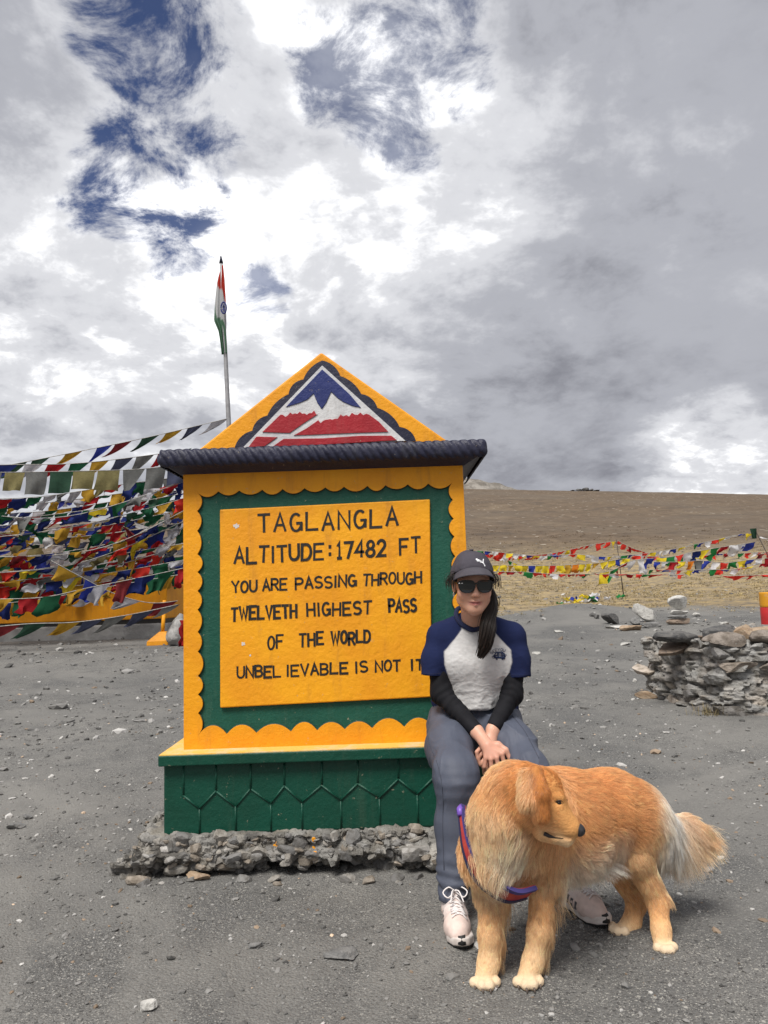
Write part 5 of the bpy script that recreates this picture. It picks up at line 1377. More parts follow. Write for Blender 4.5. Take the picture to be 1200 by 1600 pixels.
# running shoes
def shoe(toe, d_, nm):
    """toe: ground point under the toe tip; d_: heading heel -> toe"""
    d_ = unit(np.array([d_[0], d_[1], 0])); sd_ = np.array([d_[1], -d_[0], 0]); L = .265; hl = toe-d_*L; hl[2] = gz1(toe[0], toe[1])
    def p(s_, w_, z_): return hl+d_*s_+sd_*w_+np.array([0, 0, z_])
    sh = SDF(hl-[.3, .3, .05], hl+[.3, .3, .2], .004)
    sh.chain([p(.045, 0, .052), p(.12, .002, .052), p(.185, .006, .045), p(.222, .006, .040)], [.037, .040, .0425, .034], .02, flat=(sd_, .98))
    sh.cone(p(.055, 0, .055), p(.052, 0, .118), .036, .034, .03); sh.cone(p(.10, 0, .08), p(.085, 0, .128), .022, .016, .02)
    sh.ell(p(.052, 0, .135), (.027, .027, .03), None, .012, 'sub')
    sh.plane((0, 0, hl[2]+.022), (0, 0, -1))
    V, F = sh.mesh(); V = smoothv(V, F, 1, .4)
    q = V-hl; a, c, z = q@d_, q@sd_, q[:, 2]
    C = np.tile(np.array([.68, .545, .49]), (len(V), 1)); up = sstep(.055, .075, z)*sstep(.2, .1, a); C = C*(1-.5*up[:, None])+np.array([.74, .69, .675])*.5*up[:, None]
    C *= (1+.10*fbm(V, 60, 2, .7, 5))[:, None]
    o = mk('shoe', V, F, mat('shoe_mesh', (1, 1, 1), .85, vcol=True, bump=.5, bscale=330, bdist=.002, spec=.2), woman, True, C)
    out = [(.0, 0), (.012, .024), (.05, .036), (.11, .033), (.16, .042), (.205, .044), (.245, .030), (.265, .004), (.258, -.022), (.225, -.041), (.17, -.041), (.11, -.031), (.05, -.034), (.012, -.022)]
    def sole(nm_, z0, z1, k, m_, spring=.012):
        b = MB(); n = len(out); V = []
        for zz in (z0, z1):
            for (s_, w_) in out:
                sp = spring*max(0, (s_-.18)/.085)**2; V.append(p((s_-.13)*k+.13, w_*k, zz+sp))
        b.add(V, [tuple(range(n))[::-1], tuple(range(n, 2*n))]+[(i, (i+1) % n, n+(i+1) % n, n+i) for i in range(n)]); r_ = b.build(nm_, m_, o, True); bevel(r_, .006, 3); return r_
    sole('sole', .007, .034, 1.03, M_sole); sole('tread', .0005, .009, .99, M_tread)
    b = MB(); V = [p(s_, w_, z_) for s_, w_, z_ in ((.245, -.014, .022), (.268, -.010, .024), (.2735, .004, .024), (.262, .016, .024), (.245, .018, .022), (.244, -.012, .050), (.262, -.008, .047), (.266, .004, .046), (.257, .013, .047), (.244, .015, .050))]
    b.add(V, [(0, 1, 2, 3, 4), (9, 8, 7, 6, 5)]+[(i, (i+1) % 5, 5+(i+1) % 5, 5+i) for i in range(5)]); b.build('toe_guard', M_tread, o, True)
    bv = BVHTree.FromPolygons([Vector(v) for v in mk_V(o)], [list(f.vertices) for f in o.data.polygons])
    def on(s_, w_, off=.003):
        h = bv.ray_cast(Vector(p(s_, w_, .3)), Vector((0, 0, -1))); return np.array(h[0])+[0, 0, off] if h[0] else p(s_, w_, .1)
    b = MB()
    for k in range(6):
        s_ = .105+.017*k; wv = .020+.0012*k
        b.tube([on(s_, -wv), on(s_+.004, -wv*.4, .0045), on(s_+.012, wv*.5, .0045), on(s_+.017, wv)], .0026, 6)
        b.tube([on(s_, wv), on(s_+.004, wv*.4, .006), on(s_+.012, -wv*.5, .006), on(s_+.017, -wv)], .0026, 6)
    bw = on(.105, 0, .008)
    for q in (-1, 1):
        b.tube(smooth_path([bw, bw+sd_*q*.02+[0, 0, .012], bw+sd_*q*.042+d_*.012+[0, 0, .0], bw+sd_*q*.026+d_*.028-[0, 0, .012], bw], 14), .0024, 6)
        b.tube(smooth_path([bw, bw+sd_*q*.012+d_*.025+[0, 0, .006], bw+sd_*q*.022+d_*.06-[0, 0, .016]], 10), .0024, 6)
    b.build('lace', M_lace, o, True)
    # dark slanted side bars
    for q in (-1, 1):
        b = MB()
        for k in range(3):
            s0 = .092+.024*k; P = []
            for (ds, z_) in ((0, .040), (.013, .040), (.023, .068), (.010, .068)):
                h = bv.ray_cast(Vector(p(s0+ds, q*.2, z_-.004*k)), Vector(-sd_*q)); P.append(np.array(h[0])+sd_*q*.0025 if h[0] else p(s0+ds, q*.04, z_))
            b.add(P+[v-sd_*q*.005 for v in P], [(0, 1, 2, 3), (7, 6, 5, 4)]+[(i, (i+1) % 4, 4+(i+1) % 4, 4+i) for i in range(4)])
        b.build('stripe', M_bars, o)
    return o
def mk_V(o):
    a = np.zeros(len(o.data.vertices)*3, np.float32); o.data.vertices.foreach_get('co', a); return a.reshape(-1, 3)
M_sole = mat('shoe_sole', (.70, .64, .60), .6, (.52, .46, .42), 30); M_tread = mat('shoe_rubber', (.02, .02, .02), .7); M_lace = mat('lace_white', (.72, .68, .67), .85); M_bars = mat('shoe_bars', (.10, .10, .105), .6)
shoe(TOE['R'], DIR['R'], 'R')
shoe(TOE['L'], DIR['L'], 'L')
# bare ankles stay on the body; short grey socks
for an, c in (('anR', (-.0, 0)), ('anL', (0, 0))):
    b = MB(); a = J[an]; b.tube([a+[0, 0, z] for z in np.linspace(-.03, .03, 5)], .036, 16); b.build('sock', mat('sock', (.42, .40, .40), .95, bump=.4, bscale=200), woman, True)

# cap, hair, glasses, earring
def cap():
    m = mat('cap_cloth', (.050, .046, .058), .85, (.066, .060, .074), 12, bump=.5, bscale=110, bdist=.002, spec=.2)
    s = SDF(HO-[.16, .18, .06], HO+[.16, .18, .22], .0034)
    cc = hp(0, -.016, .034)
    s.ell(cc, (.0865, .106, .095), HM, .01)
    s.plane(hp(0, .09, .0655), -(hu*1.0+hf*-.42))
    V, F = s.mesh(); V = smoothv(V, F, 1, .4); N = vnormals(V, F)
    q = V-cc; a = np.arctan2(q@hx, q@hf); z = q@hu
    seam = np.zeros(len(V))
    for k in range(6): dd = np.abs((a-math.pi/6-k*math.pi/3+math.pi) % (2*math.pi)-math.pi)*np.hypot(q@hx, q@hf); seam = np.maximum(seam, np.exp(-(dd/.0035)**2))
    V = V-N*(.0016*seam)[:, None]+N*(.0030*fbm(V, 22, 3, .5, 6)*(z > -.02))[:, None]
    o = mk('cap', V, F, m, woman, True)
    b = MB(); b.ell = None
    p = hp(0, -.016, .1300); b.tube([p-hu*.004, p+hu*.003], .008, 12); b.build('button', m, o, True)
    # brim: curved plate
    nu, nv = 28, 9; top = []; 
    for i in range(nv):
        v = i/(nv-1)
        for j in range(nu):
            u = -1+2*j/(nu-1); th = u*R_(76)
            ix, iy = .0850*math.sin(th), -.016+.1045*math.cos(th)
            ox, oy = .0815*math.sin(th)*1.03, -.016+.1045*math.cos(th)+.074*max(0, math.cos(th))**.55
            x = ix+(ox-ix)*v; y = iy+(oy-iy)*v
            zi = .0700; zo = .0545
            z = zi+(zo-zi)*v-(.050-.010*v)*(abs(u)**2.0)-.005*v*v*(1-u*u)
            top.append((x, y, z))
    V = [hp(*t) for t in top]+[hp(t[0], t[1]-.001, t[2]-.0045) for t in top]; n = nu*nv
    F = [(i*nu+j, i*nu+j+1, (i+1)*nu+j+1, (i+1)*nu+j) for i in range(nv-1) for j in range(nu-1)]; F += [tuple(n+q for q in f[::-1]) for f in F]
    ed = [i for i in range(nu)]+[i*nu+nu-1 for i in range(1, nv)]+[(nv-1)*nu+j for j in range(nu-2, -1, -1)]+[i*nu for i in range(nv-2, 0, -1)]
    F += [(ed[i], ed[(i+1) % len(ed)], n+ed[(i+1) % len(ed)], n+ed[i]) for i in range(len(ed))]
    br_ = fixn(mk('brim', V, F, mat('cap_brim', (.075, .070, .082), .8, (.06, .055, .067), 20, bump=.3, bscale=160, bdist=.002, spec=.2), o, True))
    # white leaping cat mark on the front panel
    bv = BVHTree.FromObject(o, bpy.context.evaluated_depsgraph_get()) if False else BVHTree.FromPolygons([Vector(v) for v in mk_V(o)], [list(f.vertices) for f in o.data.polygons])
    out = [(743.2, 874.2), (745.0, 873.4), (746.6, 874.6), (750, 876.0), (753.2, 877.2), (754.4, 876.6), (754.6, 874.6), (755.6, 874.0), (756.0, 876.0), (755.8, 878.0), (755.4, 879.2), (756.6, 881.5), (758.2, 884.0), (758.0, 886.2), (757.0, 885.6), (755.8, 882.6), (753.6, 880.2), (751.0, 879.6), (748.6, 878.4), (746.4, 878.2), (744.6, 877.4), (745.6, 876.6), (744.0, 876.0)]
    P = []
    for x, y in out:
        rr = Vector(ray(x, y-1.0)).normalized(); h = bv.ray_cast(Vector((0, 0, H)), rr); P.append((np.array(h[0])-np.array(rr)*.0022) if h[0] else at(x, y, 2.9))
    tri = tessellate_polygon([[Vector((x, -y, 0)) for x, y in out]]); n = len(P)
    b = MB(); b.add(P+[p_+np.array(ray(740, 880))*.002 for p_ in P], [tuple(t) for t in tri]+[(i, (i+1) % n, n+(i+1) % n, n+i) for i in range(n)]); b.build('emblem', mat('cap_emblem', (.80, .80, .82), .6), o)
    return o
cap()

def add_hair(name, pts, rad, col, m, parent):
    n, k, _ = pts.shape
    hc = bpy.data.hair_curves.new(name); hc.add_curves([k]*n)
    hc.attributes['position'].data.foreach_set('vector', np.ascontiguousarray(pts, np.float32).ravel())
    ra = hc.attributes.get('radius') or hc.attributes.new('radius', 'FLOAT', 'POINT'); ra.data.foreach_set('value', np.ascontiguousarray(rad, np.float32).ravel())
    ca = hc.attributes.new('Col', 'FLOAT_COLOR', 'POINT'); c4 = np.ones((n*k, 4), np.float32); c4[:, :3] = col.reshape(-1, 3); ca.data.foreach_set('color', c4.ravel())
    o = bpy.data.objects.new(name, hc); sc.collection.objects.link(o); hc.materials.append(m)
    adopt(o, parent); return o
def hairmat(name, rough, spec, trl=0.0):
    m = bpy.data.materials.new(name); m.use_nodes = True; t = NT(m.node_tree); t.n.clear()
    P = t.node('ShaderNodeBsdfPrincipled'); a = t.node('ShaderNodeAttribute', attribute_name='Col'); t.l.new(a.outputs['Color'], P.inputs['Base Color'])
    P.inputs['Roughness'].default_value = rough; P.inputs['Specular IOR Level'].default_value = spec; o = t.node('ShaderNodeOutputMaterial'); sh = P.outputs[0]
    if trl:
        tr = t.node('ShaderNodeBsdfTranslucent'); t.l.new(a.outputs['Color'], tr.inputs[0]); mx = t.node('ShaderNodeMixShader'); mx.inputs[0].default_value = trl; t.l.new(sh, mx.inputs[1]); t.l.new(tr.outputs[0], mx.inputs[2]); sh = mx.outputs[0]
    t.l.new(sh, o.inputs[0]); return m
def woman_hair():
    mcore = mat('hair_black', (.007, .005, .005), .6, (.012, .009, .008), 60, spec=.3); mh = hairmat('hair_strands', .42, .4)
    s = SDF(HO-[.16, .16, .16], HO+[.16, .26, .16], .004)
    s.ell(hp(0, -.028, .030), (.0815, .098, .085), HM, .01)
    s.ell(hp(0, -.055, -.015), (.070, .062, .060), HM, .03)
    for q in (-1, 1): s.ell(hp(q*.072, .012, .024), (.010, .026, .022), HM, .01)
    s.plane(hp(0, .040, 0), hf)
    V, F = s.mesh(); core = mk('hair', V, F, mcore, woman, True)
    # ponytail brought forward over her left shoulder
    path = smooth_path([hp(.040, -.085, -.030), hp(.074, -.030, -.040), at(768, 946, 3.005), at(763, 968, 2.985), at(761, 990, 2.965), at(757, 1010, 2.968), at(748, 1028, 2.985)], 30)
    rad = np.interp(np.linspace(0, 1, len(path)), [0, .15, .35, .6, .85, 1], [.017, .015, .022, .029, .020, .004])
    b = MB(); b.tube(path, rad*.82, 14); b.build('ponytail', mcore, core, True)
    r = np.random.default_rng(12); n, k = 1500, len(path)
    T = np.gradient(path, axis=0); T /= np.linalg.norm(T, axis=1)[:, None]; A = np.cross(T, [0, 1, 0]); A /= np.linalg.norm(A, axis=1)[:, None]; B = np.cross(T, A)
    th = r.uniform(0, 6.283, n); rr = np.sqrt(r.uniform(.35, 1, n)); ln = r.uniform(.72, 1.0, n); 
    tt = np.linspace(0, 1, 14); pts = np.zeros((n, 14, 3)); wob = r.normal(0, .0055, (n, 1))
    for i, t in enumerate(tt):
        f = t*ln*(k-1); a = np.clip(f.astype(int), 0, k-2); w_ = (f-a)[:, None]
        c = path[a]*(1-w_)+path[a+1]*w_; ra = np.interp(f/(k-1), np.linspace(0, 1, k), rad)
        pts[:, i] = c+(A[a]*np.cos(th+t*1.2)[:, None]+B[a]*np.sin(th+t*1.2)[:, None])*(ra*rr+wob[:, 0]*t)[:, None]
    col = np.array([.016, .011, .009])*r.uniform(.35, 2.4, (n, 1, 1))*np.ones((1, 14, 1))
    add_hair('ponytail_strands', pts, np.full((n, 14), .0007), col, mh, core)
    # loose wisps at the temples
    W = []
    for q, c0 in ((-1, hp(-.078, .03, .03)), (1, hp(.078, .03, .03))):
        for _ in range(70):
            p0 = c0+r.normal(0, .007, 3); sw = hx*q*r.uniform(.0, .028)+hf*r.normal(0, .01); dn = r.uniform(.02, .06)
            W.append([p0+sw*t**.7-hu*dn*t*t+hx*q*.004*math.sin(t*3) for t in np.linspace(0, 1, 8)])
    for _ in range(14):
        p0 = hp(.06, -.02, -.04)+r.normal(0, .008, 3); W.append([p0+hx*(.045*math.sin(t*3))-hu*.11*t-hf*.02*t for t in np.linspace(0, 1, 8)])
    W = np.array(W); add_hair('wisps', W, np.full(W.shape[:2], .0006), np.tile(np.array([.018, .013, .011]), W.shape[:2]+(1,)), mh, core)
woman_hair()

def glasses():
    mf = mat('frame_black', (.006, .006, .007), .18, spec=.6); ml = mat('lens_dark', (.004, .007, .008), .06, spec=.7)
    def outline(q):
        # rounded square lens, flat brow line
        P = []
        for t in np.linspace(0, 2*np.pi, 37)[:-1]:
            c, s_ = math.cos(t), math.sin(t); e = 2/2.7
            x = .0285*abs(c)**e*(1 if c > 0 else -1); z = .0225*abs(s_)**e*(1 if s_ > 0 else -1)
            x *= 1+.15*(z/.0225) ; P.append((x*q, z))
        return P
    def loc(x, z, dd):                     # wrap round the face
        return hp(x, .101-2.0*x*x*1.6+dd, z-.005)
    fr_o = None; b = MB(); g = None
    for q in (-1, 1):
        o = outline(q); cx = q*.0355
        outer = [(cx+x*1.13, z*1.15+.0004) for x, z in o]; inner_ = [(cx+x*.97, z*.95) for x, z in o]
        b.prism(outer, lambda x, z, dd: loc(x, z, dd), .0055, holes=[inner_])
    b.prism([(-.012, .008), (-.012, .014), (0, .0155), (.012, .014), (.012, .008), (0, .0095)], lambda x, z, dd: loc(x, z, dd+.0004), .005)
    for q in (-1, 1):
        b.tube([loc(q*.068, .012, .002), hp(q*.0765, .06, .009), hp(q*.079, .0, .006), hp(q*.077, -.02, -.006)], [.0045, .0035, .003, .003], 8)
    g = b.build('sunglasses', mf, woman, False); bevel(g, .0012, 2)
    for q in (-1, 1):
        b = MB(); n = 36; o = outline(q); cx = q*.0355
        b.prism([(cx+x*.99, z*.97) for x, z in o], lambda x, z, dd: loc(x, z, dd+.0018), .0016); b.build('lens', ml, g)
    b = MB()
    for x0, x1 in ((-.0665, -.0615), (-.0565, -.051)): b.prism([(x0, .0115), (x1, .0115), (x1, .0145), (x0, .0145)], lambda x, z, dd: loc(x, z, dd+.0052), .0012)
    b.build('frame_mark', mat('mark_silver', (.7, .7, .7), .4), g)
glasses()
for q in (-1,):
    b = MB(); p = hp(q*.0755, -.004, -.043); b.tube([p+[.004*math.cos(t)*.5, .0, .008*math.sin(t)-.006] for t in np.linspace(0, 6.283, 13)], .0016, 6, cap=False); b.build('earring', mat('silver', (.75, .75, .74), .25, metal=.9), woman, True)

# ================================================================== golden dog
def dog():
    root = empty('dog', (.53, 2.44, 0), 'golden long haired dog standing with its head turned back over its side', 'dog')
    GOLD = (.92, .505, .215); RUST = (.88, .405, .140); CREAM = (.95, .80, .61); LITE = (.95, .66, .38); FACE = (.78, .375, .125); PALE = (.97, .92, .85); EAR = (.56, .215, .055)
    s = SDF((.17, 2.02, -.015), (1.22, 2.90, .80), .005)
    R = []          # fur regions: a, b, ra, rb, flow, length, colour
    def seg(pa, pb, ra, rb, flow, ln, c, k=.03, c2=None):
        a, b = at(*pa), at(*pb); s.cone(a, b, ra, rb, k); R.append((a, b, ra, rb, unit(flow), ln, np.array(c), np.array(c2 if c2 is not None else c)))
    back = (.80, .30, -.35)
    # trunk
    seg((812, 1300, 2.43), (880, 1278, 2.50), .138, .136, back, .034, GOLD, .06)
    seg((880, 1276, 2.50), (955, 1264, 2.58), .134, .112, back, .032, RUST, .06, GOLD)
    seg((950, 1264, 2.575), (983, 1272, 2.60), .110, .098, (.75, .3, -.5), .036, GOLD, .06)
    seg((985, 1274, 2.61), (1004, 1290, 2.64), .094, .078, (.75, .35, -.65), .060, LITE, .05, CREAM)
    seg((776, 1322, 2.35), (800, 1300, 2.38), .101, .116, (.05, -.25, -1), .060, LITE, .06, GOLD)
    # neck and ruff
    seg((845, 1268, 2.45), (808, 1258, 2.31), .112, .100, (-.25, -.25, -1), .048, GOLD, .06)
    seg((788, 1275, 2.30), (802, 1237, 2.27), .082, .075, (-.35, -.1, -1), .046, LITE, .06, GOLD)
    seg((772, 1335, 2.275), (785, 1280, 2.28), .055, .080, (.05, -.15, -1), .065, CREAM, .05, LITE)
    # head
    seg((824, 1230, 2.225), (846, 1233, 2.205), .068, .060, (-.75, .0, -.45), .016, FACE, .03)
    seg((838, 1262, 2.195), (856, 1274, 2.185), .058, .048, (-.5, 0, -.7), .020, GOLD, .03)
    seg((858, 1238, 2.175), (868, 1247, 2.168), .034, .026, (-.7, 0, .3), .006, FACE, .018)
    seg((864, 1268, 2.178), (888, 1292, 2.168), .0470, .0335, (-.7, 0, .5), .0045, FACE, .02)
    seg((856, 1296, 2.178), (884, 1311, 2.168), .033, .0215, (-.7, 0, .2), .006, LITE, .018, CREAM)
    seg((846, 1300, 2.172), (862, 1306, 2.160), .022, .017, (-.6, 0, -.6), .008, GOLD, .015)
    # near ear and far ear (hanging flaps)
    for (ya, yb, off) in ((2.132, 2.098, 0), (2.28, 2.29, 10)):
        seg((838+off, 1206, ya), (846+off, 1240, yb), .018, .022, (.05, 0, -1), .012, EAR, .010)
        seg((824+off, 1210, ya), (824+off, 1250, yb), .016, .020, (-.30, 0, -1), .036, GOLD, .010, LITE)
        seg((846+off, 1240, yb), (850+off, 1276, yb-.004), .023, .016, (.05, 0, -1), .012, EAR, .010)
        seg((832+off, 1250, yb), (840+off, 1276, yb), .020, .014, (-.1, 0, -1), .022, EAR, .010, GOLD)
    # front legs
    for sh, el, wr, pa, paw in (((842, 1322, 2.36), (850, 1368, 2.375), (842, 1455, 2.345), (833, 1502, 2.335), (824, 1530, 2.318)),
                                ((764, 1345, 2.365), (767, 1388, 2.375), (765, 1460, 2.35), (763, 1506, 2.34), (757, 1533, 2.322))):
        seg(sh, el, .072, .048, (.05, .1, -1), .045, GOLD, .04, LITE); seg(el, wr, .042, .031, (.05, .15, -1), .015, GOLD, .03, LITE); seg(wr, pa, .0315, .029, (0, 0, -1), .012, LITE, .02)
        seg(pa, paw, .031, .030, (0, -.6, -.8), .009, LITE, .015)
        c = at(*paw)
        for k, (dx, dy) in enumerate(((-.030, -.012), (-.0105, -.028), (.0105, -.028), (.030, -.012))):
            a = c+[dx*.7, dy*.4, -.006]; e = c+[dx*1.05, dy*1.15, 0]; e[2] = .018; s.cone(a, e, .0165, .0155, .003); R.append((a, e, .016, .015, unit((0, -1, -.6)), .003, np.array((.92, .72, .50)), np.array(LITE)))
    # hind legs
    for hip, st, hk, mt, paw, dv in (((992, 1284, 2.585), (992, 1336, 2.545), (1027, 1408, 2.560), (1033, 1452, 2.53), (1037, 1484, 2.505), (0, -1)),
                                     ((966, 1288, 2.68), (958, 1345, 2.635), (995, 1408, 2.685), (987, 1442, 2.665), (973, 1458, 2.635), (-.8, -.5))):
        seg(hip, st, .084 if hip[0] == 992 else .078, .050, (.35, .1, -.9), .030, GOLD, .07, LITE); seg(st, hk, .044, .031, (.45, .1, -.8), .020, GOLD, .03, LITE); seg(hk, mt, .032, .028, (0, 0, -1), .012, GOLD, .02, LITE)
        seg(mt, paw, .029, .029, (0, -.5, -.8), .009, LITE, .015)
        c = at(*paw); f_ = unit((dv[0], dv[1], 0)); sd_ = np.array([-f_[1], f_[0], 0])
        for dx, dy in ((-.024, .016), (-.009, .030), (.009, .030), (.024, .015)):
            a = c+sd_*dx*.7+f_*dy*.4-[0, 0, .004]; e = c+sd_*dx*1.05+f_*dy*1.2; e[2] = .016; s.cone(a, e, .0165, .0155, .005); R.append((a, e, .015, .014, unit(f_-[0, 0, .6]), .003, np.array((.92, .72, .50)), np.array(LITE)))
    # tail
    tp = [(1020, 1280, 2.66), (1044, 1292, 2.70), (1068, 1288, 2.71), (1090, 1292, 2.70)]
    for a, b, ra, rb, fl_, lt in zip(tp[:-1], tp[1:], (.042, .034, .026), (.034, .026, .016), ((.20, 0, -1), (.42, 0, -.9), (1.0, 0, -.45)), (.160, .185, .095)): seg(a, b, ra, rb, fl_, lt, GOLD, .03, LITE)
    # mouth line
    s.chain([at(850, 1302, 2.146), at(868, 1308, 2.142), at(892, 1309, 2.142)], [.006, .0055, .004], .005, 'sub')
    s.ell(at(873, 1254, 2.135), (.010, .012, .008), None, .006, 'sub')
    s.cone(at(866, 1244, 2.147), at(878, 1247, 2.147), .009, .007, .008)
    V, F = s.mesh(); V = smoothv(V, F, 1, .4); N = vnormals(V, F)
    nr = len(R)
    def blend(P):
        W = np.zeros((len(P), nr))
        for i, (a, b, ra, rb, *_x) in enumerate(R):
            ab = b-a; t = np.clip(((P-a)@ab)/(ab@ab+1e-12), 0, 1); dd = np.linalg.norm(P-(a+t[:, None]*ab), axis=1)-(ra+(rb-ra)*t)
            W[:, i] = np.exp(-np.maximum(dd, 0)/.0075)
        W /= W.sum(1)[:, None]+1e-12
        fl = W@np.array([q[4] for q in R]); ln = W@np.array([q[5] for q in R]); c1 = W@np.array([q[6] for q in R]); c2 = W@np.array([q[7] for q in R])
        return fl, ln, c1, c2
    fl, ln, c1, c2 = blend(V)
    o = mk('body', V, F, mat('dog_coat', (.80, .80, .80), .85, vcol=True, bump=.6, bscale=160, bdist=.006, spec=.2), root, True, c1)
    # ---- harness: padded band round the front of the chest, showing through the ruff
    path = smooth_path([at(726, 1262, 2.365), at(728, 1288, 2.325), at(735, 1325, 2.288), at(752, 1360, 2.262), at(775, 1381, 2.256), at(800, 1393, 2.266), at(826, 1388, 2.30)], 44)
    # ---- fur
    r = np.random.default_rng(33)
    ar = np.linalg.norm(np.cross(V[F[:, 2]]-V[F[:, 0]], V[F[:, 3]]-V[F[:, 1]]), axis=1); NS = 170000
    fi = r.choice(len(F), NS, p=ar/ar.sum()); u, v = r.random((NS, 1)), r.random((NS, 1)); q = V[F[fi]]
    P0 = (q[:, 0]*(1-u)+q[:, 1]*u)*(1-v)+(q[:, 3]*(1-u)+q[:, 2]*u)*v
    n0 = N[F[fi]]; N0 = (n0[:, 0]*(1-u)+n0[:, 1]*u)*(1-v)+(n0[:, 3]*(1-u)+n0[:, 2]*u)*v; N0 /= np.linalg.norm(N0, axis=1)[:, None]
    fl, ln, c1, c2 = blend(P0)
    # region tests in the dog's own space
    nose, eye = at(907, 1297, 2.150), at(873, 1254, 2.13)
    keep = (np.linalg.norm(P0-nose, axis=1) > .021) & (np.linalg.norm(P0-eye, axis=1) > .010) & (P0[:, 2] > .006)
    lipd = np.min([np.linalg.norm(P0-at(x, y, 2.140), axis=1) for x, y in ((852, 1304), (860, 1307), (870, 1308), (880, 1309))], axis=0); keep &= lipd > .007
    P0, N0, fl, ln, c1, c2 = [z[keep] for z in (P0, N0, fl, ln, c1, c2)]; NS = len(P0)
    ft0 = fl-N0*np.sum(fl*N0, 1)[:, None]
    # feathering: under-belly, rump, backs of the legs
    zb = P0[:, 2]; under = np.maximum(np.clip(-N0[:, 2]*1.3-.10, 0, 1)*(zb > .27), .8*sstep(.385, .32, zb)*(zb > .27)*(N0[:, 2] < .1)*sstep(.70, .63, P0[:, 0])*sstep(.46, .52, P0[:, 0]))
    belly = under*(P0[:, 0] > .44)*sstep(.78, .68, P0[:, 0])*sstep(2.29, 2.36, P0[:, 1])
    ln = ln+.080*belly; c1 = c1*(1-.8*belly[:, None])+np.array(PALE)*.8*belly[:, None]
    rump = np.maximum(np.exp(-(np.linalg.norm((P0-at(1046, 1262, 2.64))*[1, .8, .8], axis=1)/.085)**2), .8*np.exp(-(np.linalg.norm((P0-at(1036, 1325, 2.61))*[1, .8, .6], axis=1)/.05)**2)); ln = ln+.040*rump; c1 = c1*(1-.85*rump[:, None])+np.array(PALE)*.85*rump[:, None]
    tl_a, tl_b = at(1040, 1290, 2.70), at(1092, 1290, 2.70); tt_ = np.clip((P0-tl_a)@(tl_b-tl_a)/np.sum((tl_b-tl_a)**2), 0, 1); dtl = np.linalg.norm(P0-(tl_a+tt_[:, None]*(tl_b-tl_a)), axis=1)
    pants = sstep(.83, .90, P0[:, 0])*sstep(.10, .60, N0[:, 0])*sstep(.20, .30, zb)*sstep(.55, .48, zb)*sstep(.045, .07, dtl)*(P0[:, 1] < 2.74)
    ln = ln+.050*pants; c1 = c1*(1-.92*pants[:, None])+np.array(PALE)*.92*pants[:, None]; fl = fl*(1-.7*pants[:, None])+np.array([.40, 0, -1.0])*.7*pants[:, None]
    fl = fl*(1-.7*belly[:, None])+np.array([.10, -.1, -1.0])*.7*belly[:, None]
    for mk_ in (rump, belly, pants): c2 = c2*(1-.85*mk_[:, None])+np.array(PALE)*.85*mk_[:, None]
    fl = fl*(1-.6*rump[:, None])+np.array([.55, .1, -.8])*.6*rump[:, None]
    frl = (P0[:, 0] < .47)*(zb < .31)*(zb > .09)*np.clip(N0[:, 0]*.9+N0[:, 1]*.9-.15, 0, 1); ln = ln+.095*frl; fl = fl+np.array([.35, .5, -.2])*frl[:, None]*1.2
    hnd = (P0[:, 0] > .66)*(zb < .36)*(zb > .13)*np.clip(N0[:, 0]*1.1+N0[:, 1]*.4-.3, 0, 1); ln = ln+.045*hnd; c1 = c1*(1-.45*hnd[:, None])+np.array(CREAM)*.45*hnd[:, None]
    brst = np.exp(-(np.linalg.norm((P0-at(775, 1365, 2.27))*[1, .8, 1], axis=1)/.085)**2); ln = ln+.030*brst; c1 = c1*(1-.85*brst[:, None])+np.array(PALE)*.85*brst[:, None]
    tail = sstep(.90, .97, P0[:, 0])*(zb > .30); c2 = c2*(1-.2*tail[:, None])+np.array(CREAM)*.2*tail[:, None]; c1 = c1*(1-.35*tail[:, None]*np.clip(-N0[:, 2], 0, 1)[:, None])+np.array(CREAM)*.35*tail[:, None]*np.clip(-N0[:, 2], 0, 1)[:, None]
    ln = ln*(1-.60*tail*np.clip(N0[:, 2], 0, 1))
    nzc = fbm(P0-ft0*vnoise(P0, 5, 91)[:, None]*.04, 5, 2, .5, 5); mx = np.clip(.5+.6*nzc+r.normal(0, .22, NS), 0, 1)[:, None]; col = c1*(1-mx)+c2*mx
    nb_ = np.clip(fbm(P0, 4, 2, .5, 15), -1, 1)[:, None]; long_ = np.clip(ln/.06, 0, 1)[:, None]
    fl = fl+long_*.42*np.stack([vnoise(P0, 11, 61), vnoise(P0, 11, 62), vnoise(P0, 11, 63)], 1)+long_*.22*np.stack([vnoise(P0, 30, 71), vnoise(P0, 30, 72), vnoise(P0, 30, 73)], 1)+r.normal(0, .10, (NS, 3))
    ft = fl-N0*np.sum(fl*N0, 1)[:, None]; ft /= np.linalg.norm(ft, axis=1)[:, None]+1e-9
    L = ln*r.uniform(.65, 1.15, NS); K = 7
    lift = np.where(ln < .02, .30, .42)*r.uniform(.6, 1.3, NS)
    pts = np.zeros((NS, K, 3)); p = P0-N0*.001; pts[:, 0] = p
    wsd = np.cross(N0, ft); wph = 3*vnoise(P0, 14, 81)+r.normal(0, .5, NS)
    grav = np.clip((ln-.03)/.06, 0, 1)[:, None]*np.array([0, 0, -1.0])
    for i in range(1, K):
        t = i/(K-1)
        dv = N0*(lift*(1-t)**1.3+.06)[:, None]+ft*(.5+.7*t)+grav*.9*t
        dv = dv+long_*.55*np.cos(t*5.5+wph)[:, None]*wsd
        dv /= np.linalg.norm(dv, axis=1)[:, None]; p = p+dv*(L/(K-1))[:, None]; pts[:, i] = p
    # clumps: strands lean to a leading strand near them
    from mathutils.kdtree import KDTree
    NC = 9000; ci = r.choice(NS, NC, replace=False); kd = KDTree(NC)
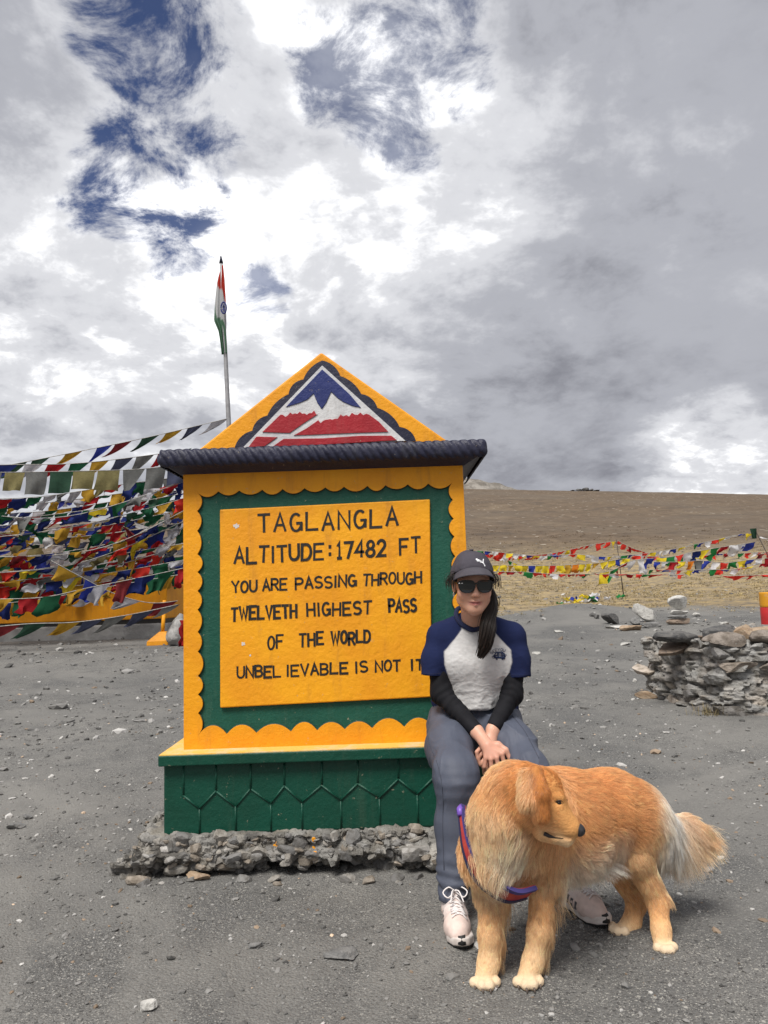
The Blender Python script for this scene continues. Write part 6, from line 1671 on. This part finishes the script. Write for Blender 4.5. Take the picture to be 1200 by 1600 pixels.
    for j, c in enumerate(ci): kd.insert(Vector(P0[c]), j)
    kd.balance(); near = np.array([kd.find(Vector(x))[1] for x in P0]); lead = ci[near]
    cl = np.clip((ln-.010)/.04, 0, 1)*.62*r.uniform(.5, 1.2, NS)
    dist = np.linalg.norm(P0-P0[lead], axis=1); cl = cl*np.exp(-(dist/.022)**2)
    for i in range(1, K):
        t = (i/(K-1))**1.2; tgt = pts[lead, i]+(P0-P0[lead])*.25; pts[:, i] += (tgt-pts[:, i])*(cl*t)[:, None]
    # the strap lies over the coat: hairs that would cross it are pressed under it
    pth_ = path[::2]; dm = np.full(NS, 9.0)
    for i in range(1, K):
        for c in pth_: dm = np.minimum(dm, np.linalg.norm(pts[:, i]-c, axis=1))
    k_ = (dm > .034) | (r.random(NS) < .12)
    P0, N0, fl, ln, c1, c2, col, pts, long_, lead_n = [z[k_] for z in (P0, N0, fl, ln, c1, c2, col, pts, long_, near)]; near = lead_n; NS = len(P0)
    # keep strands outside the ground
    pts[..., 2] = np.maximum(pts[..., 2], .004)
    ct = (1+.11*r.normal(0, 1, NC))[near]*r.uniform(.72, 1.22, NS); tt = np.linspace(0, 1, K)
    tipc = col*(1-.18*long_)+np.array(CREAM)*.18*long_
    C = (col[:, None]*(.88+.1*tt)[None, :, None])*(1-tt[None, :, None]*.7)+tipc[:, None]*(tt*.7)[None, :, None]
    C = np.clip(C*np.clip(ct, .55, 1.45)[:, None, None], 0, .95)
    rad = (.00042*(1-.75*tt))[None]*np.clip(.8+ln/.1, .8, 1.3)[:, None]
    add_hair('fur', pts, rad, C, hairmat('fur_strands', .34, .55, .24), root)
    # ---- nose, eye, mouth
    bv = BVHTree.FromPolygons([Vector(x) for x in V], [list(map(int, f)) for f in F])
    def on(px, py, off=0.0):
        rr = Vector(ray(px, py)).normalized(); h = bv.ray_cast(Vector((0, 0, H)), rr); return (np.array(h[0])-np.array(rr)*off) if h[0] else at(px, py, 2.2)
    mn = mat('dog_nose', (.016, .014, .016), .42, (.03, .027, .03), 90, bump=.5, bscale=300, bdist=.002)
    ns = SDF(nose-[.06, .06, .06], nose+[.06, .06, .06], .0024); c = at(905, 1297, 2.162)
    ns.ell(c, (.0165, .0205, .0170), None, .006); ns.ell(c+[-.008, 0, .008], (.012, .018, .009), None, .006)
    for q in (-1, 1): ns.ell(c+[.010, q*.010-.002, -.001], (.004, .0035, .004), None, .003, 'sub')
    NV, NF = ns.mesh(); mk('nose', NV, NF, mn, root, True)
    me = mat('dog_eye', (.008, .005, .004), .22, spec=.5); ml_ = mat('dog_eye_rim', (.03, .018, .012), .6)
    for side in (0, 1):
        e = on(873.5, 1254.5) if side == 0 else at(880, 1252, 2.222)
        E_ = SDF(e-[.02, .02, .02], e+[.02, .02, .02], .0014); E_.ell(e+[.001, .0025, -.001], (.0084, .0064, .0060), None, .002); ev, ef = E_.mesh(); eo = mk('eye', ev, ef, me, root, True)
        b = MB(); b.tube([e+np.array([.0105*math.cos(t), -.0028+.004*abs(math.cos(t)), -.0005+.0072*math.sin(t)+.0012*math.cos(t)]) for t in np.linspace(0, 6.283, 17)], .0027, 6, cap=False); b.build('eye_rim', ml_, eo, True)
    b = MB(); b.tube([on(x, y, .001) for x, y in ((850, 1302), (858, 1306.5), (868, 1309), (880, 1310))], [.0062, .0050, .0016, .0008], 8); b.build('lip', mat('dog_lip', (.02, .014, .014), .5), root, True)
    # claws
    mc = mat('dog_claw', (.10, .075, .06), .5)
    b = MB()
    for rg in R:
        if rg[5] == .003 and rg[2] in (.016, .015):
            e = rg[1]; d_ = unit(rg[4]*[1, 1, 0]); b = MB(); b.tube([e+d_*.011-[0, 0, .002], e+d_*.018-[0, 0, .007], e+d_*.021-[0, 0, .013]], [.0038, .003, .0012], 7); b.build('claw', mc, root, True)
    n = len(path); Tn = np.gradient(path, axis=0); Tn /= np.linalg.norm(Tn, axis=1)[:, None]; cen = at(800, 1300, 2.42); outd = path-cen; outd -= Tn*np.sum(outd*Tn, 1)[:, None]; outd /= np.linalg.norm(outd, axis=1)[:, None]; sidev = np.cross(Tn, outd)
    h0 = root
    def band(nm, lo, hi, th, m_, lift_, parent):
        V = []; 
        for i in range(n):
            t = i/(n-1); wd = .34+.66*sstep(.15, .65, t)
            for (a, o_) in ((lo, lift_), (hi, lift_), (hi, lift_-th), (lo, lift_-th)): V.append(path[i]+sidev[i]*a*wd+outd[i]*(o_))
        Fq = [(i*4+j, i*4+(j+1) % 4, (i+1)*4+(j+1) % 4, (i+1)*4+j) for i in range(n-1) for j in range(4)]+[(0, 1, 2, 3), tuple((n-1)*4+j for j in (3, 2, 1, 0))]
        return fixn(mk(nm, V, Fq, m_, parent, False))
    hb = band('harness', -.030, .030, .012, mat('harness_red', (.30, .018, .030), .75, (.42, .05, .03), 30, bump=.4, bscale=250, bdist=.002), .016, root)
    band('harness_trim', -.034, -.020, .012, mat('harness_blue', (.045, .035, .16), .75, bump=.4, bscale=250, bdist=.002), .0195, hb)
    band('harness_trim', .022, .034, .012, mat('harness_navy', (.02, .02, .06), .75), .0195, hb)
    b = MB(); c = path[1]; b.tube([path[0]+outd[0]*.010, path[2]+outd[2]*.018, path[5]+outd[5]*.018], [.010, .012, .010], 8); b.build('buckle', mat('buckle_purple', (.16, .08, .42), .4), hb, True)
dog()
